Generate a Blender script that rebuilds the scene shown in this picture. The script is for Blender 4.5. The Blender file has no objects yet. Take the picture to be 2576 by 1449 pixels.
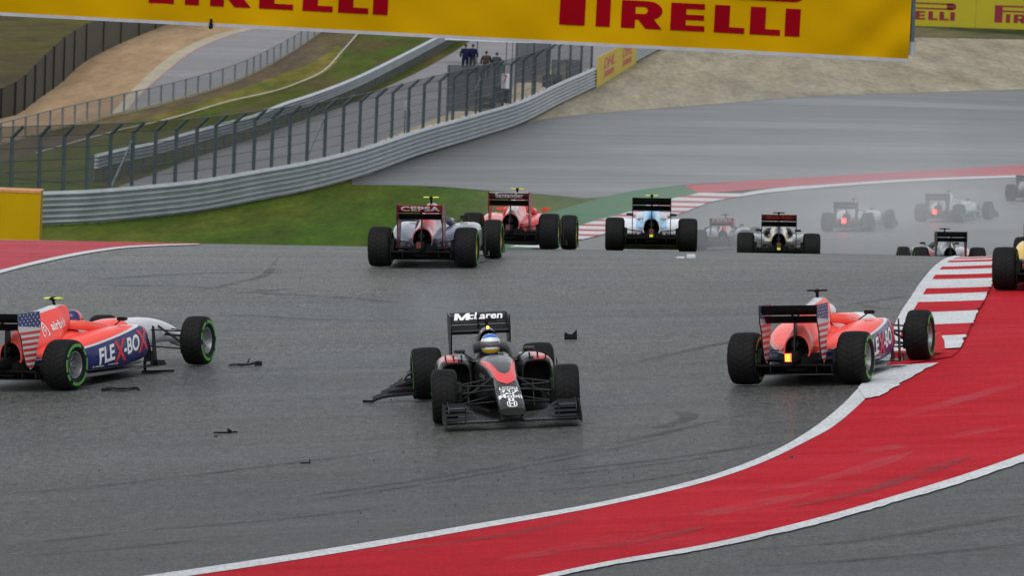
import bpy, bmesh, math, random
import numpy as np
from mathutils import Vector, Matrix
from mathutils.bvhtree import BVHTree
random.seed(7)
rng = np.random.default_rng(7)
R = math.radians
scene = bpy.context.scene
COL = scene.collection

# ------------------------------------------------------------------ camera, sky, sun, exposure
UC, VC, F = 1287.5, 724.5, 16550.0        # picture centre and focal length in photo units (2575 wide)
ROLL, TILT, CAMZ = R(2.1), math.atan(1091.5 / 16550), 6.9
cr, sr, ct, st = math.cos(ROLL), math.sin(ROLL), math.cos(TILT), math.sin(TILT)
cam_data = bpy.data.cameras.new('camera')
cam = bpy.data.objects.new('camera', cam_data); COL.objects.link(cam)
_right, _up, _fwd = Vector((1, 0, 0)), Vector((0, st, ct)), Vector((0, ct, -st))
_cx, _cy = _right * cr + _up * sr, _up * cr - _right * sr
_m = Matrix((_cx, _cy, -_fwd)).transposed().to_4x4(); _m.translation = (0, 0, CAMZ)
cam.matrix_world = _m
cam_data.sensor_width = 36; cam_data.lens = 36 * F / 2575
cam_data.clip_start = 1; cam_data.clip_end = 6000
cam_data.dof.use_dof = True; cam_data.dof.focus_distance = 84; cam_data.dof.aperture_fstop = 9
scene.camera = cam

SUN_EL, SUN_AZ = R(58), R(200)
world = bpy.data.worlds.new('World'); scene.world = world; world.use_nodes = True
wn = world.node_tree; wn.nodes.clear()
sky = wn.nodes.new('ShaderNodeTexSky'); sky.sky_type = 'NISHITA'; sky.sun_disc = False
sky.sun_elevation = SUN_EL; sky.sun_rotation = SUN_AZ; sky.air_density = 1.0; sky.dust_density = 1.0; sky.ozone_density = 1.0
hs = wn.nodes.new('ShaderNodeHueSaturation'); hs.inputs['Saturation'].default_value = 0.22
bg = wn.nodes.new('ShaderNodeBackground'); bg.inputs['Strength'].default_value = 0.10
wo = wn.nodes.new('ShaderNodeOutputWorld')
wn.links.new(sky.outputs[0], hs.inputs['Color']); wn.links.new(hs.outputs[0], bg.inputs['Color']); wn.links.new(bg.outputs[0], wo.inputs['Surface'])
sun_data = bpy.data.lights.new('sun', 'SUN'); sun_data.energy = 0.9; sun_data.angle = R(50); sun_data.color = (1.0, .97, .93)
sun = bpy.data.objects.new('sun', sun_data); COL.objects.link(sun)
sun.rotation_euler = (R(90) - SUN_EL, 0, R(180) - SUN_AZ)
scene.view_settings.view_transform = 'Standard'; scene.view_settings.look = 'None'
scene.view_settings.exposure = 0.85; scene.view_settings.gamma = 1.0; scene.view_settings.use_curve_mapping = False
scene.cycles.use_denoising = True
scene.cycles.max_bounces = 6; scene.cycles.diffuse_bounces = 3; scene.cycles.glossy_bounces = 3
scene.cycles.transparent_max_bounces = 16; scene.cycles.volume_bounces = 1
scene.cycles.volume_step_rate = 2.0; scene.cycles.volume_max_steps = 128

# ------------------------------------------------------------------ terrain and photo-to-place mapping
def pchip(xs, ys, x):
    xs = np.array(xs, float); ys = np.array(ys, float); h = np.diff(xs); d = np.diff(ys) / h
    m = np.zeros_like(xs)
    for i in range(1, len(xs) - 1):
        if d[i - 1] * d[i] > 0:
            w1 = 2 * h[i] + h[i - 1]; w2 = h[i] + 2 * h[i - 1]; m[i] = (w1 + w2) / (w1 / d[i - 1] + w2 / d[i])
    m[0] = d[0]; m[-1] = d[-1]
    x = np.clip(x, xs[0], xs[-1]); i = np.clip(np.searchsorted(xs, x) - 1, 0, len(h) - 1)
    t = (x - xs[i]) / h[i]
    return (2*t**3-3*t**2+1)*ys[i] + (t**3-2*t**2+t)*h[i]*m[i] + (-2*t**3+3*t**2)*ys[i+1] + (t**3-t**2)*h[i]*m[i+1]
PY = [0, 30, 60, 80, 95, 105, 112, 118, 124, 132, 141, 155, 170, 190, 210, 234, 260, 300, 400, 700, 1200, 3000]
PZ = [-.4, -.3, -.05, 0, .08, .1, .0, -.22, -.55, -1.08, -1.78, -2.85, -3.85, -4.95, -5.75, -6.4, -6.85, -7.15, -7.2, -7.2, 0, 60]
CY = [0, 80, 105, 118, 140, 180, 234, 300, 400, 500, 3000]
CZ = [.075, .075, .04, .02, .02, .035, .045, .03, .01, 0, 0]
TY = np.arange(0, 3000, .25); TP = pchip(PY, PZ, TY)
TP = np.convolve(np.pad(TP, 8, 'edge'), np.ones(17) / 17, 'valid'); TC = pchip(CY, CZ, TY)
def terrain(X, Y):
    return np.interp(Y, TY, TP) + np.interp(Y, TY, TC) * 30 * np.tanh(np.asarray(X) / 30)
def ray(u, v):
    du, dv = u - UC, v - VC; a = (du * cr + dv * sr) / F; b = (du * sr - dv * cr) / F
    d = np.array([a, ct + b * st, -st + b * ct]); return d / d[1]
YS = np.concatenate([np.arange(30, 320, .25), np.arange(320, 2500, 1.)])
FAR = 126.0                                # beyond the crest of the track
def hit(u, v, ymin=30):
    d = ray(u, v); Y = YS[YS >= ymin]; g = CAMZ + d[2] * Y - terrain(d[0] * Y, Y)
    n = np.nonzero(g < 0)[0]
    if len(n) == 0: y = 2400.0
    else:
        i = n[0]; y = Y[i] if i == 0 else Y[i-1] + g[i-1] / (g[i-1] - g[i]) * (Y[i] - Y[i-1])
    return np.array([d[0] * y, y, float(terrain(d[0] * y, y))])
def at(u, v, Y):
    d = ray(u, v); return Vector((d[0] * Y, Y, CAMZ + d[2] * Y))
def spline(pts, n):
    P = np.array(pts, float)
    if len(P) == 2: return P[0] + (P[1] - P[0]) * np.linspace(0, 1, n)[:, None]
    s = np.concatenate([[0], np.cumsum(np.linalg.norm(np.diff(P, axis=0), axis=1))]); q = np.linspace(0, s[-1], n)
    m = np.zeros_like(P); h = np.diff(s)
    dd = np.diff(P, axis=0) / h[:, None]
    m[0] = dd[0]; m[-1] = dd[-1]
    m[1:-1] = (dd[:-1] * h[1:, None] + dd[1:] * h[:-1, None]) / (h[1:] + h[:-1])[:, None]
    i = np.clip(np.searchsorted(s, q) - 1, 0, len(h) - 1); t = ((q - s[i]) / h[i])[:, None]; hh = h[i][:, None]
    return (2*t**3-3*t**2+1)*P[i] + (t**3-2*t**2+t)*hh*m[i] + (-2*t**3+3*t**2)*P[i+1] + (t**3-t**2)*hh*m[i+1]

# ------------------------------------------------------------------ materials
MATS = {}
class NT:
    def __init__(s, name):
        s.m = bpy.data.materials.new(name); s.m.use_nodes = True; s.t = s.m.node_tree
        s.b = s.t.nodes['Principled BSDF']; s.out = s.t.nodes['Material Output']
    def n(s, typ, **kw):
        nd = s.t.nodes.new(typ)
        for k, v in kw.items(): setattr(nd, k, v)
        return nd
    def l(s, a, b): s.t.links.new(a, b)
    def math(s, op, a, b=0.0, c=None):
        nd = s.n('ShaderNodeMath', operation=op)
        for i, v in enumerate((a, b) if c is None else (a, b, c)):
            if isinstance(v, (int, float)): nd.inputs[i].default_value = v
            else: s.l(v, nd.inputs[i])
        return nd.outputs[0]
    def mix(s, f, a, b):
        nd = s.n('ShaderNodeMix', data_type='RGBA')
        for i, v in ((0, f), (6, a), (7, b)):
            if isinstance(v, (int, float)): nd.inputs[i].default_value = v
            elif isinstance(v, tuple): nd.inputs[i].default_value = (*v[:3], 1)
            else: s.l(v, nd.inputs[i])
        return nd.outputs[2]
    def noise(s, vec, scale, detail=4, rough=.55, dist=0.0):
        nd = s.n('ShaderNodeTexNoise'); nd.inputs['Scale'].default_value = scale
        nd.inputs['Detail'].default_value = detail; nd.inputs['Roughness'].default_value = rough; nd.inputs['Distortion'].default_value = dist
        if vec is not None: s.l(vec, nd.inputs['Vector'])
        return nd.outputs['Fac']
    def ramp(s, f, lo, hi, a=0.0, b=1.0):
        nd = s.n('ShaderNodeMapRange'); s.l(f, nd.inputs[0])
        for i, v in enumerate((lo, hi, a, b)): nd.inputs[i + 1].default_value = v
        return nd.outputs[0]
    def coord(s): return s.n('ShaderNodeTexCoord').outputs['Object']
    def mapping(s, vec, scale=(1, 1, 1), rot=(0, 0, 0)):
        nd = s.n('ShaderNodeMapping'); nd.inputs['Scale'].default_value = scale; nd.inputs['Rotation'].default_value = rot
        s.l(vec, nd.inputs['Vector']); return nd.outputs[0]
    def bump(s, h, strength, dist):
        nd = s.n('ShaderNodeBump'); nd.inputs['Strength'].default_value = strength; nd.inputs['Distance'].default_value = dist
        s.l(h, nd.inputs['Height']); s.l(nd.outputs[0], s.b.inputs['Normal'])
    def set(s, **kw):
        for k, v in kw.items():
            i = s.b.inputs[k.replace('_', ' ')]
            if isinstance(v, (int, float)): i.default_value = v
            elif isinstance(v, tuple): i.default_value = (*v[:3], 1)
            else: s.l(v, i)

def plain(name, color, rough=.5, metallic=0.0, coat=0.0, vary=0.12, vscale=6.0, emit=None, estr=0.0, spec=None):
    if name in MATS: return MATS[name]
    k = NT(name); c = k.coord()
    nz = k.noise(c, vscale, 5)
    f = k.ramp(nz, .3, .7, 1 - vary, 1 + vary)
    vm = k.n('ShaderNodeVectorMath', operation='SCALE'); vm.inputs[0].default_value = color[:3]; k.l(f, vm.inputs['Scale'])
    k.set(Base_Color=vm.outputs[0], Metallic=metallic, Coat_Weight=coat, Coat_Roughness=.08, Specular_IOR_Level=spec if spec is not None else (.4 if sum(color[:3]) > .06 else .18))
    k.set(Roughness=k.ramp(k.noise(c, vscale * 2.3, 4), .3, .7, max(.03, rough - .06), min(1, rough + .06)))
    if emit: k.set(Emission_Color=emit, Emission_Strength=estr)
    MATS[name] = k.m; return k.m

def paint(name, base, zones=(), rough=.32, coat=.5, metallic=0.0):
    """car paint: base colour plus colour zones, each zone an intersection of half spaces a|x|+b y+c z+d>0"""
    if name in MATS: return MATS[name]
    k = NT(name); c = k.coord()
    ab = k.n('ShaderNodeVectorMath', operation='ABSOLUTE'); k.l(c, ab.inputs[0])
    sx = k.n('ShaderNodeSeparateXYZ'); k.l(c, sx.inputs[0])
    sa = k.n('ShaderNodeSeparateXYZ'); k.l(ab.outputs[0], sa.inputs[0])
    cb = k.n('ShaderNodeCombineXYZ'); k.l(sa.outputs[0], cb.inputs[0]); k.l(sx.outputs[1], cb.inputs[1]); k.l(sx.outputs[2], cb.inputs[2])
    col = base
    for zc, conds in zones:
        mask = None
        for (a, b, cc, d) in conds:
            dp = k.n('ShaderNodeVectorMath', operation='DOT_PRODUCT'); k.l(cb.outputs[0], dp.inputs[0]); dp.inputs[1].default_value = (a, b, cc)
            g = k.math('GREATER_THAN', dp.outputs['Value'], -d)
            mask = g if mask is None else k.math('MULTIPLY', mask, g)
        col = k.mix(mask, col, zc)
    dirt = k.ramp(k.noise(c, 2.2, 4, .55), .45, .8, 0, .16)
    low = k.math('MULTIPLY', dirt, 1.0)
    col = k.mix(low, col, (.09, .085, .08))
    k.set(Base_Color=col, Metallic=metallic, Coat_Weight=coat * .55, Coat_Roughness=.1, Specular_IOR_Level=.35)
    k.set(Roughness=k.ramp(k.noise(c, 9, 4), .3, .7, rough - .06, rough + .12))
    MATS[name] = k.m; return k.m

def asphalt(name, base=(.07, .073, .075), streak_rot=0.0, rough=.5, grain=1.0, wet=0.0, spec=.5, coat=0.0, rubber_and_sheen=False):
    k = NT(name); c = k.coord()
    gv = k.mapping(c, (1, .30, 1), (0, 0, R(streak_rot)))
    fine = k.noise(gv, 30, 2, .8); fine2 = k.noise(gv, 11, 3, .7); mid = k.noise(c, 1.6, 5, .65); big = k.noise(c, .12, 4, .5)
    stv = k.mapping(c, (.06, .9, 1), (0, 0, R(streak_rot))); stn = k.noise(stv, 1.0, 5, .6, .4)
    stv2 = k.mapping(c, (.04, .35, 1), (0, 0, R(streak_rot - 12))); stn2 = k.noise(stv2, 1.0, 3, .5, .8)
    f = k.math('MULTIPLY', k.ramp(fine, .3, .7, 1 - .75 * grain, 1 + .75 * grain), k.ramp(fine2, .3, .7, 1 - .35 * grain, 1 + .35 * grain))
    f = k.math('MULTIPLY', f, k.ramp(mid, .3, .7, .92, 1.08)); f = k.math('MULTIPLY', f, k.ramp(big, .3, .7, .88, 1.12))
    f = k.math('MULTIPLY', f, k.ramp(stn, .3, .7, .88, 1.10)); f = k.math('MULTIPLY', f, k.ramp(stn2, .35, .65, .88, 1.08))
    if wet:
        wt = k.ramp(k.noise(k.mapping(c, (.02, .045, 1), (0, 0, R(-6))), 1.0, 4, .55, .5), .5, .62); f = k.math('MULTIPLY', f, k.math('SUBTRACT', 1.12, k.math('MULTIPLY', wt, .28)))
    if rubber_and_sheen:      # rubbered-in surface near the inside line, pale sheen painted into colour towards the crest
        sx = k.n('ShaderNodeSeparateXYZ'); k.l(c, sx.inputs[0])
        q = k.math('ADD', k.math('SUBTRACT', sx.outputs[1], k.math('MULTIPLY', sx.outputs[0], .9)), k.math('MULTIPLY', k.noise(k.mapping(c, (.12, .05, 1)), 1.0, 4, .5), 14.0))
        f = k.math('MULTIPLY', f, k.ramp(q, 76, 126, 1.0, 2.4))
    warm = k.mix(k.ramp(k.noise(c, .2, 3), .4, .65), base, (base[0] * 1.08, base[1] * 1.03, base[2] * .95))
    vm = k.n('ShaderNodeVectorMath', operation='SCALE'); k.l(warm, vm.inputs[0]); k.l(f, vm.inputs['Scale'])
    rg = k.ramp(stn, .3, .75, rough - .06, rough + .12)
    if wet: rg = k.math('SUBTRACT', rg, k.math('MULTIPLY', wt, .10))
    k.set(Base_Color=vm.outputs[0], Roughness=rg, Specular_IOR_Level=spec, Coat_Weight=coat, Coat_Roughness=.22)
    k.bump(fine, .4, .008)
    return k.m

def ground_paint(name, color, rough=.55, wear=(.06, .06, .06), amount=.5, rot=15, blotch=None):
    k = NT(name); c = k.coord()
    s1 = k.noise(k.mapping(c, (.16, 2.2, 1), (0, 0, R(rot))), 1.0, 6, .65, .5)
    fine = k.noise(k.mapping(c, (1, .25, 1)), 24, 3, .75)
    col = k.mix(k.ramp(s1, .45, .85, 0, amount), color, wear)
    spk = k.math('MULTIPLY', k.ramp(k.noise(k.mapping(c, (1, .2, 1)), 9, 4, .8), .60, .72), k.ramp(k.noise(c, .35, 3), .4, .6, .15, .9)); col = k.mix(k.math('MULTIPLY', spk, .35), col, wear)
    if blotch: col = k.mix(k.ramp(k.noise(k.mapping(c, (.08, .7, 1), (0, 0, R(rot + 8))), 1, 4, .5, .6), .5, .7, 0, .6), col, blotch)
    f = k.math('MULTIPLY', k.ramp(fine, .3, .7, .78, 1.22), k.ramp(k.noise(c, 1.3, 4), .3, .7, .92, 1.08))
    vm = k.n('ShaderNodeVectorMath', operation='SCALE'); k.l(col, vm.inputs[0]); k.l(f, vm.inputs['Scale'])
    k.set(Base_Color=vm.outputs[0], Roughness=k.ramp(s1, .3, .7, rough - .08, rough + .15), Specular_IOR_Level=.03)
    k.bump(fine, .3, .006)
    return k.m

def patchy(name, cols, scales, fine=8.0, rough=.9, famt=.35, bump=.03, stretch=(1, .35, 1)):
    k = NT(name); c = k.coord(); cs = k.mapping(c, stretch)
    col = cols[0]
    for cc, s in zip(cols[1:], scales): col = k.mix(k.ramp(k.noise(cs, s, 5, .6, .3), .44, .62), col, cc)
    fn = k.noise(cs, fine, 4, .75); fb = k.noise(cs, fine * .22, 4, .6)
    f = k.math('MULTIPLY', k.ramp(fn, .25, .75, 1 - famt, 1 + famt), k.ramp(fb, .3, .7, 1 - famt * .6, 1 + famt * .6))
    vm = k.n('ShaderNodeVectorMath', operation='SCALE'); k.l(col, vm.inputs[0]); k.l(f, vm.inputs['Scale'])
    k.set(Base_Color=vm.outputs[0], Roughness=rough, Specular_IOR_Level=.02)
    k.bump(fn, .6, bump)
    return k.m

def veil(name, color, alpha, rough=.8, nscale=None, lo=.4, hi=.65, stretch=(1, 1, 1)):
    """thin see-through material: woven mesh, rubber marks"""
    k = NT(name)
    tr = k.n('ShaderNodeBsdfTransparent'); mx = k.n('ShaderNodeMixShader')
    k.set(Base_Color=color, Roughness=rough)
    if nscale:
        f = k.math('MULTIPLY', k.ramp(k.noise(k.mapping(k.coord(), stretch), nscale, 5, .65), lo, hi), alpha); k.l(f, mx.inputs[0])
    else: mx.inputs[0].default_value = alpha
    k.l(tr.outputs[0], mx.inputs[1]); k.l(k.b.outputs[0], mx.inputs[2]); k.l(mx.outputs[0], k.out.inputs['Surface'])
    return k.m

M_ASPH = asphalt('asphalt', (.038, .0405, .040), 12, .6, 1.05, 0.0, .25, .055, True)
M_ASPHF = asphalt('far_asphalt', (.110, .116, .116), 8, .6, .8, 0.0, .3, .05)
M_ASPH2 = asphalt('run_off_asphalt', (.062, .066, .069), 4, .50, .6, .5)
M_RED = ground_paint('red_paint', (.385, .012, .021), .75, (.27, .010, .017), .5, 14, (.40, .022, .035))
M_RED2 = ground_paint('faded_red_paint', (.37, .025, .04), .5, (.30, .08, .11), .6, 4)
M_WHITE = ground_paint('white_paint', (.50, .52, .535), .55, (.35, .35, .35), .3, 20)
M_GREENP = ground_paint('green_paint', (.045, .13, .06), .6, (.03, .08, .04), .4)
M_GRASS = patchy('grass', [(.040, .084, .008), (.050, .092, .010), (.080, .095, .014), (.045, .072, .010)], [.09, .16, .4], 4, .9, .35, .05, (1, .12, 1))
M_SAND = patchy('sand', [(.30, .20, .118), (.26, .178, .108), (.33, .235, .14)], [.07, .25], 1.2, .95, .25, .05, (1, .08, 1))
M_GRAVEL = patchy('gravel', [(.255, .228, .165), (.235, .205, .148), (.27, .245, .185)], [.10, .4], 2.4, .95, .34, .06, (1, .07, 1))
M_DIRT = patchy('dirt', [(.10, .076, .058), (.085, .062, .045), (.125, .10, .04), (.095, .075, .045)], [.10, .12, .4], 1.2, .95, .3, .03, (1, .1, 1))
M_DRY = patchy('dry_grass', [(.13, .115, .025), (.17, .13, .035), (.085, .10, .02)], [.2, .4], 1.2, .95, .4, .03, (1, .1, 1))
M_PALE = patchy('pale_gravel', [(.36, .33, .25), (.32, .29, .21)], [.2], 2, .95, .15)
M_CREAM = patchy('cream_sand', [(.42, .36, .26), (.36, .31, .22)], [.3], 2, .95, .15)
M_ROAD = asphalt('service_road_asphalt', (.16, .157, .165), 20, .6)
M_HILL = patchy('hill_grass', [(.075, .062, .03), (.085, .08, .022), (.06, .05, .03)], [.05, .15], 1.2, .95, .25)
M_STEEL = plain('galvanised_steel', (.40, .44, .46), .5, .1, 0, .16, 1.0)
M_POST = plain('fence_post_steel', (.065, .088, .10), .55, .3, 0, .15, 2)
M_DPOST = plain('dark_post', (.02, .02, .018), .7, 0, 0, .2, 2)
M_MESH = veil('wire_mesh', (.075, .088, .095), .44)
M_MESH2 = veil('fine_wire_mesh', (.16, .19, .20), .30)
M_DMESH = veil('dark_windbreak', (.022, .021, .017), .80)
M_SCREEN = veil('grey_screen_cloth', (.060, .075, .085), .80)
M_SKID = veil('tyre_rubber_mark', (.024, .025, .027), .46, .6, 1.4, .30, .68, (1, .4, 1))
M_SCUFF = veil('pale_scuff', (.44, .16, .20), .22, .7, 1.1, .40, .70, (1, .4, 1))

# ------------------------------------------------------------------ mesh helpers
def tag(o, label=None, cat=None, group=None, kind=None):
    if label: o['label'] = label
    if cat: o['category'] = cat
    if group: o['group'] = group
    if kind: o['kind'] = kind
    return o
def empty(name, loc=(0, 0, 0), parent=None):
    o = bpy.data.objects.new(name, None); o.empty_display_size = .2; COL.objects.link(o); o.location = loc
    if parent: o.parent = parent
    return o
class MB:
    def __init__(s): s.v = []; s.f = []; s.mi = []; s.sm = []
    def add(s, verts, faces, mi=0, smooth=False):
        b = len(s.v); s.v.extend(tuple(map(float, p)) for p in verts)
        for f in faces: s.f.append([b + i for i in f]); s.mi.append(mi); s.sm.append(smooth)
        return s
    def box(s, lo, hi, mi=0):
        (a, b, c), (d, e, f) = lo, hi
        return s.add([(a,b,c),(d,b,c),(d,e,c),(a,e,c),(a,b,f),(d,b,f),(d,e,f),(a,e,f)],
                     [(0,3,2,1),(4,5,6,7),(0,1,5,4),(1,2,6,5),(2,3,7,6),(3,0,4,7)], mi)
    def tube(s, p, q, r, n=8, r2=None, mi=0, flat=1.0, smooth=True):
        p, q = Vector(p), Vector(q); d = (q - p).normalized(); u = d.orthogonal().normalized() if abs(d.z) > .9 else d.cross(Vector((0, 0, 1))).normalized()
        w = d.cross(u); r2 = r if r2 is None else r2; vs = []
        for c, rr in ((p, r), (q, r2)):
            for i in range(n):
                a = 2 * math.pi * i / n; vs.append(c + u * math.cos(a) * rr + w * math.sin(a) * rr * flat)
        s.add(vs, [(i, (i + 1) % n, n + (i + 1) % n, n + i) for i in range(n)], mi, smooth)
        s.add(vs[:n], [tuple(range(n))[::-1]], mi); s.add(vs[n:], [tuple(range(n))], mi); return s
    def path(s, pts, r, n=6, mi=0):
        for a, b in zip(pts[:-1], pts[1:]): s.tube(a, b, r, n, mi=mi)
        return s
    def prism(s, poly, lo, hi, axis=0, mi=0):
        """polygon extruded along axis 0 (poly=(y,z)), 1 (x,z) or 2 (x,y)"""
        def P(a, b, c): return ((c, a, b), (a, c, b), (a, b, c))[axis]
        n = len(poly); vs = [P(a, b, lo) for a, b in poly] + [P(a, b, hi) for a, b in poly]
        return s.add(vs, [tuple(range(n))[::-1], tuple(range(n, 2 * n))] + [(i, (i + 1) % n, n + (i + 1) % n, n + i) for i in range(n)], mi)
    def rings(s, rs, closed=True, cap0=False, cap1=False, mi=0, cmi=None, smooth=True):
        n = len(rs[0]); vs = [p for r in rs for p in r]; fs = []
        for j in range(len(rs) - 1):
            for i in range(n if closed else n - 1):
                a, b = j * n + i, j * n + (i + 1) % n; fs.append((a, b, b + n, a + n))
        s.add(vs, fs, mi, smooth); cmi = mi if cmi is None else cmi
        if cap0: s.add(rs[0], [tuple(range(n))[::-1]], cmi)
        if cap1: s.add(rs[-1], [tuple(range(n))], cmi)
        return s
    def mesh(s, name, angle=40):
        me = bpy.data.meshes.new(name); me.from_pydata(s.v, [], s.f); me.validate(verbose=False)
        if len(me.polygons) == len(s.f):
            me.polygons.foreach_set('material_index', s.mi); me.polygons.foreach_set('use_smooth', s.sm)
        bm = bmesh.new(); bm.from_mesh(me); bmesh.ops.remove_doubles(bm, verts=bm.verts, dist=1e-5)
        bmesh.ops.recalc_face_normals(bm, faces=bm.faces); bm.to_mesh(me); bm.free()
        if any(s.sm):
            me.set_sharp_from_angle(angle=R(angle))
        me.update(); return me
    def build(s, name, mats, parent=None, loc=None):
        me = s.mesh(name)
        for m in (mats if isinstance(mats, (list, tuple)) else [mats]): me.materials.append(m)
        o = bpy.data.objects.new(name, me); COL.objects.link(o)
        if parent: o.parent = parent
        if loc is not None: o.location = loc
        return o
def box_obj(name, lo, hi, mat, parent=None): return MB().box(lo, hi).build(name, mat, parent)

def resolve(p, ymin):
    return np.array([p[0], p[1]]) if len(p) == 3 and p[2] == 'w' else hit(p[0], p[1], ymin)[:2]
def strip(name, A, B, mat, off=.01, n=60, m=8, ymin=30, label=None, parent=None, world=False, profile=None, jag=0.0, kind='structure', cat=None):
    """a sheet draped on the terrain between two edge lines given in photo units (or world x,y)"""
    a, b = spline(A, n), spline(B, n)
    if not world:
        a = np.array([hit(*p, ymin)[:2] for p in a]); b = np.array([hit(*p, ymin)[:2] for p in b])
    if jag:
        b = b + rng.normal(0, jag, b.shape)
    vs = []
    for i in range(n):
        for j in range(m + 1):
            t = j / m; x, y = a[i] * (1 - t) + b[i] * t
            vs.append((x, y, float(terrain(x, y)) + off + (profile(t) if profile else 0)))
    fs = [(i*(m+1)+j, (i+1)*(m+1)+j, (i+1)*(m+1)+j+1, i*(m+1)+j+1) for i in range(n - 1) for j in range(m)]
    me = bpy.data.meshes.new(name); me.from_pydata(vs, [], fs)
    bm = bmesh.new(); bm.from_mesh(me); bmesh.ops.recalc_face_normals(bm, faces=bm.faces)
    if sum(f.normal.z for f in bm.faces) < 0: bmesh.ops.reverse_faces(bm, faces=bm.faces)
    bm.to_mesh(me); bm.free()
    me.polygons.foreach_set('use_smooth', [True] * len(me.polygons)); me.materials.append(mat)
    o = bpy.data.objects.new(name, me); COL.objects.link(o)
    if parent: o.parent = parent
    else: tag(o, label, cat, None, kind)
    return o

# ------------------------------------------------------------------ ground sheets
def grid(name, xs, ys, mat, off, label):
    X, Y = np.meshgrid(xs, ys); Z = terrain(X, Y) + off; nx, ny = len(xs), len(ys)
    vs = np.stack([X, Y, Z], -1).reshape(-1, 3)
    fs = [(j*nx+i, j*nx+i+1, (j+1)*nx+i+1, (j+1)*nx+i) for j in range(ny - 1) for i in range(nx - 1)]
    me = bpy.data.meshes.new(name); me.from_pydata(vs.tolist(), [], fs); me.polygons.foreach_set('use_smooth', [True] * len(fs))
    me.materials.append(mat); o = bpy.data.objects.new(name, me); COL.objects.link(o); tag(o, label, None, None, 'structure'); return o
gx = np.concatenate([[-1500, -900, -500, -300, -180, -120, -80, -60], np.arange(-48, 49, 2.), [60, 80, 120, 180, 300, 500, 900, 1500]])
gy = np.concatenate([[1, 15, 30], np.arange(40, 220, 1.), np.arange(220, 320, 4.), np.arange(320, 700, 12.), [760, 850, 1000, 1200, 1500, 1900, 2400, 2990]])
grid('ground', gx, gy, M_GRASS, 0, 'mown green grass around the race track')
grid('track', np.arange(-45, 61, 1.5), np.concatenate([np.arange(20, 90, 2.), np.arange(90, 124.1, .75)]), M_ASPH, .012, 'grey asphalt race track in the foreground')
kin = [(1270, 645), (1370, 634), (1450, 607), (1481, 602), (1520, 589), (1600, 570), (1709, 540), (1780, 513), (1909, 490), (2093, 473), (2300, 457), (2575, 447), (2900, 435)]
a = np.array([hit(u, v, FAR)[:2] for u, v in spline(kin, 50)])
bx = np.linspace(-2, 48, 50)
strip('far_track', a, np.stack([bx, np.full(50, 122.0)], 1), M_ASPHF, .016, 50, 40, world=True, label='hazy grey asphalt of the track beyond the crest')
AB = [(40, 574), (102, 570), (200, 566), (350, 553), (500, 535), (640, 508), (760, 485), (885, 452), (1057, 392), (1195, 350), (1312, 311), (1401, 265), (1494, 220), (1594, 158), (1659, 122), (1760, 62)]
strip('run_off_area', [(885, 466), (1000, 467), (1100, 470), (1200, 478), (1300, 485), (1400, 493), (1480, 500), (1600, 480), (1720, 466), (1900, 455), (2060, 445), (2300, 431), (2800, 405)],
      [(885, 452), (1057, 392), (1195, 350), (1312, 311), (1401, 296), (1470, 289), (1600, 278), (1771, 265), (2053, 243), (2300, 234), (2800, 218)], M_ASPH2, .018, 60, 24, FAR, 'damp grey asphalt run-off area behind the far kerb')
strip('gravel_trap', [(1312, 311), (1401, 296), (1470, 289), (1600, 278), (1771, 265), (2053, 243), (2300, 234), (2800, 218)],
      [(1330, 305), (1401, 265), (1494, 220), (1594, 158), (1659, 122), (1900, 80), (2300, 93), (2800, 104)], M_GRAVEL, .03, 60, 20, FAR, 'beige gravel trap beyond the run-off area')
strip('green_verge', [(1150, 622), (1200, 600), (1372, 540), (1455, 515), (1520, 497), (1600, 480), (1720, 468)], [(1340, 635), (1430, 605), (1520, 572), (1620, 538), (1700, 508), (1760, 490), (1800, 478)], M_GREENP, .03, 40, 8, FAR, 'green painted strip left of the far kerb')
strip('red_verge', [(1719, 468), (1900, 456), (2060, 446), (2300, 432), (2575, 417), (2800, 405)], [(1760, 490), (1900, 478), (2060, 466), (2300, 452), (2575, 443), (2800, 433)], M_RED2, .035, 50, 6, FAR, 'hazy red painted strip along the far corner')
strip('far_edge_line', [(1870, 488), (1909, 481), (2093, 465), (2300, 452), (2575, 442), (2800, 432)], [(1870, 493), (1909, 489), (2093, 472), (2300, 458), (2575, 447.5), (2800, 437)], M_WHITE, .045, 40, 2, FAR, 'white edge line of the far corner')
# far kerb, red and white teeth
kout = [(1280, 628), (1330, 616), (1400, 596), (1481, 566), (1560, 545), (1625, 525), (1695, 504), (1733, 497), (1783, 485), (1861, 477), (1920, 473)]
kinn = [(1290, 637), (1370, 633), (1450, 608), (1481, 602), (1520, 591), (1625, 563), (1709, 540), (1745, 527), (1780, 513), (1861, 497), (1925, 488)]
fk = tag(empty('far_kerb', hit(1600, 560, FAR)), 'red and white striped kerb on the far bend', None, None, 'structure')
wo_, wi_ = [np.array([hit(*p, FAR)[:2] for p in spline(k_, 160)]) for k_ in (kout, kinn)]
wo_, wi_ = wo_[np.argsort(wo_[:, 1])], wi_[np.argsort(wi_[:, 1])]
yy = max(wo_[0, 1], wi_[0, 1]); k_ = 0
while yy < min(wo_[-1, 1], wi_[-1, 1]) - 4:
    y2 = yy + (2.9 if k_ % 2 == 0 else 1.9); ex = lambda w, q: (float(np.interp(q, w[:, 1], w[:, 0])), q)
    o = strip('kerb_stripe', [ex(wo_, yy), ex(wo_, y2)], [ex(wi_, yy), ex(wi_, y2)], M_WHITE if k_ % 2 == 0 else M_RED2, .05, 3, 4, world=True, parent=fk, profile=lambda t: .05 * (1 - t))
    o.parent = fk; o.matrix_parent_inverse = Matrix.Translation(-Vector(fk.location)); yy = y2; k_ += 1

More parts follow.
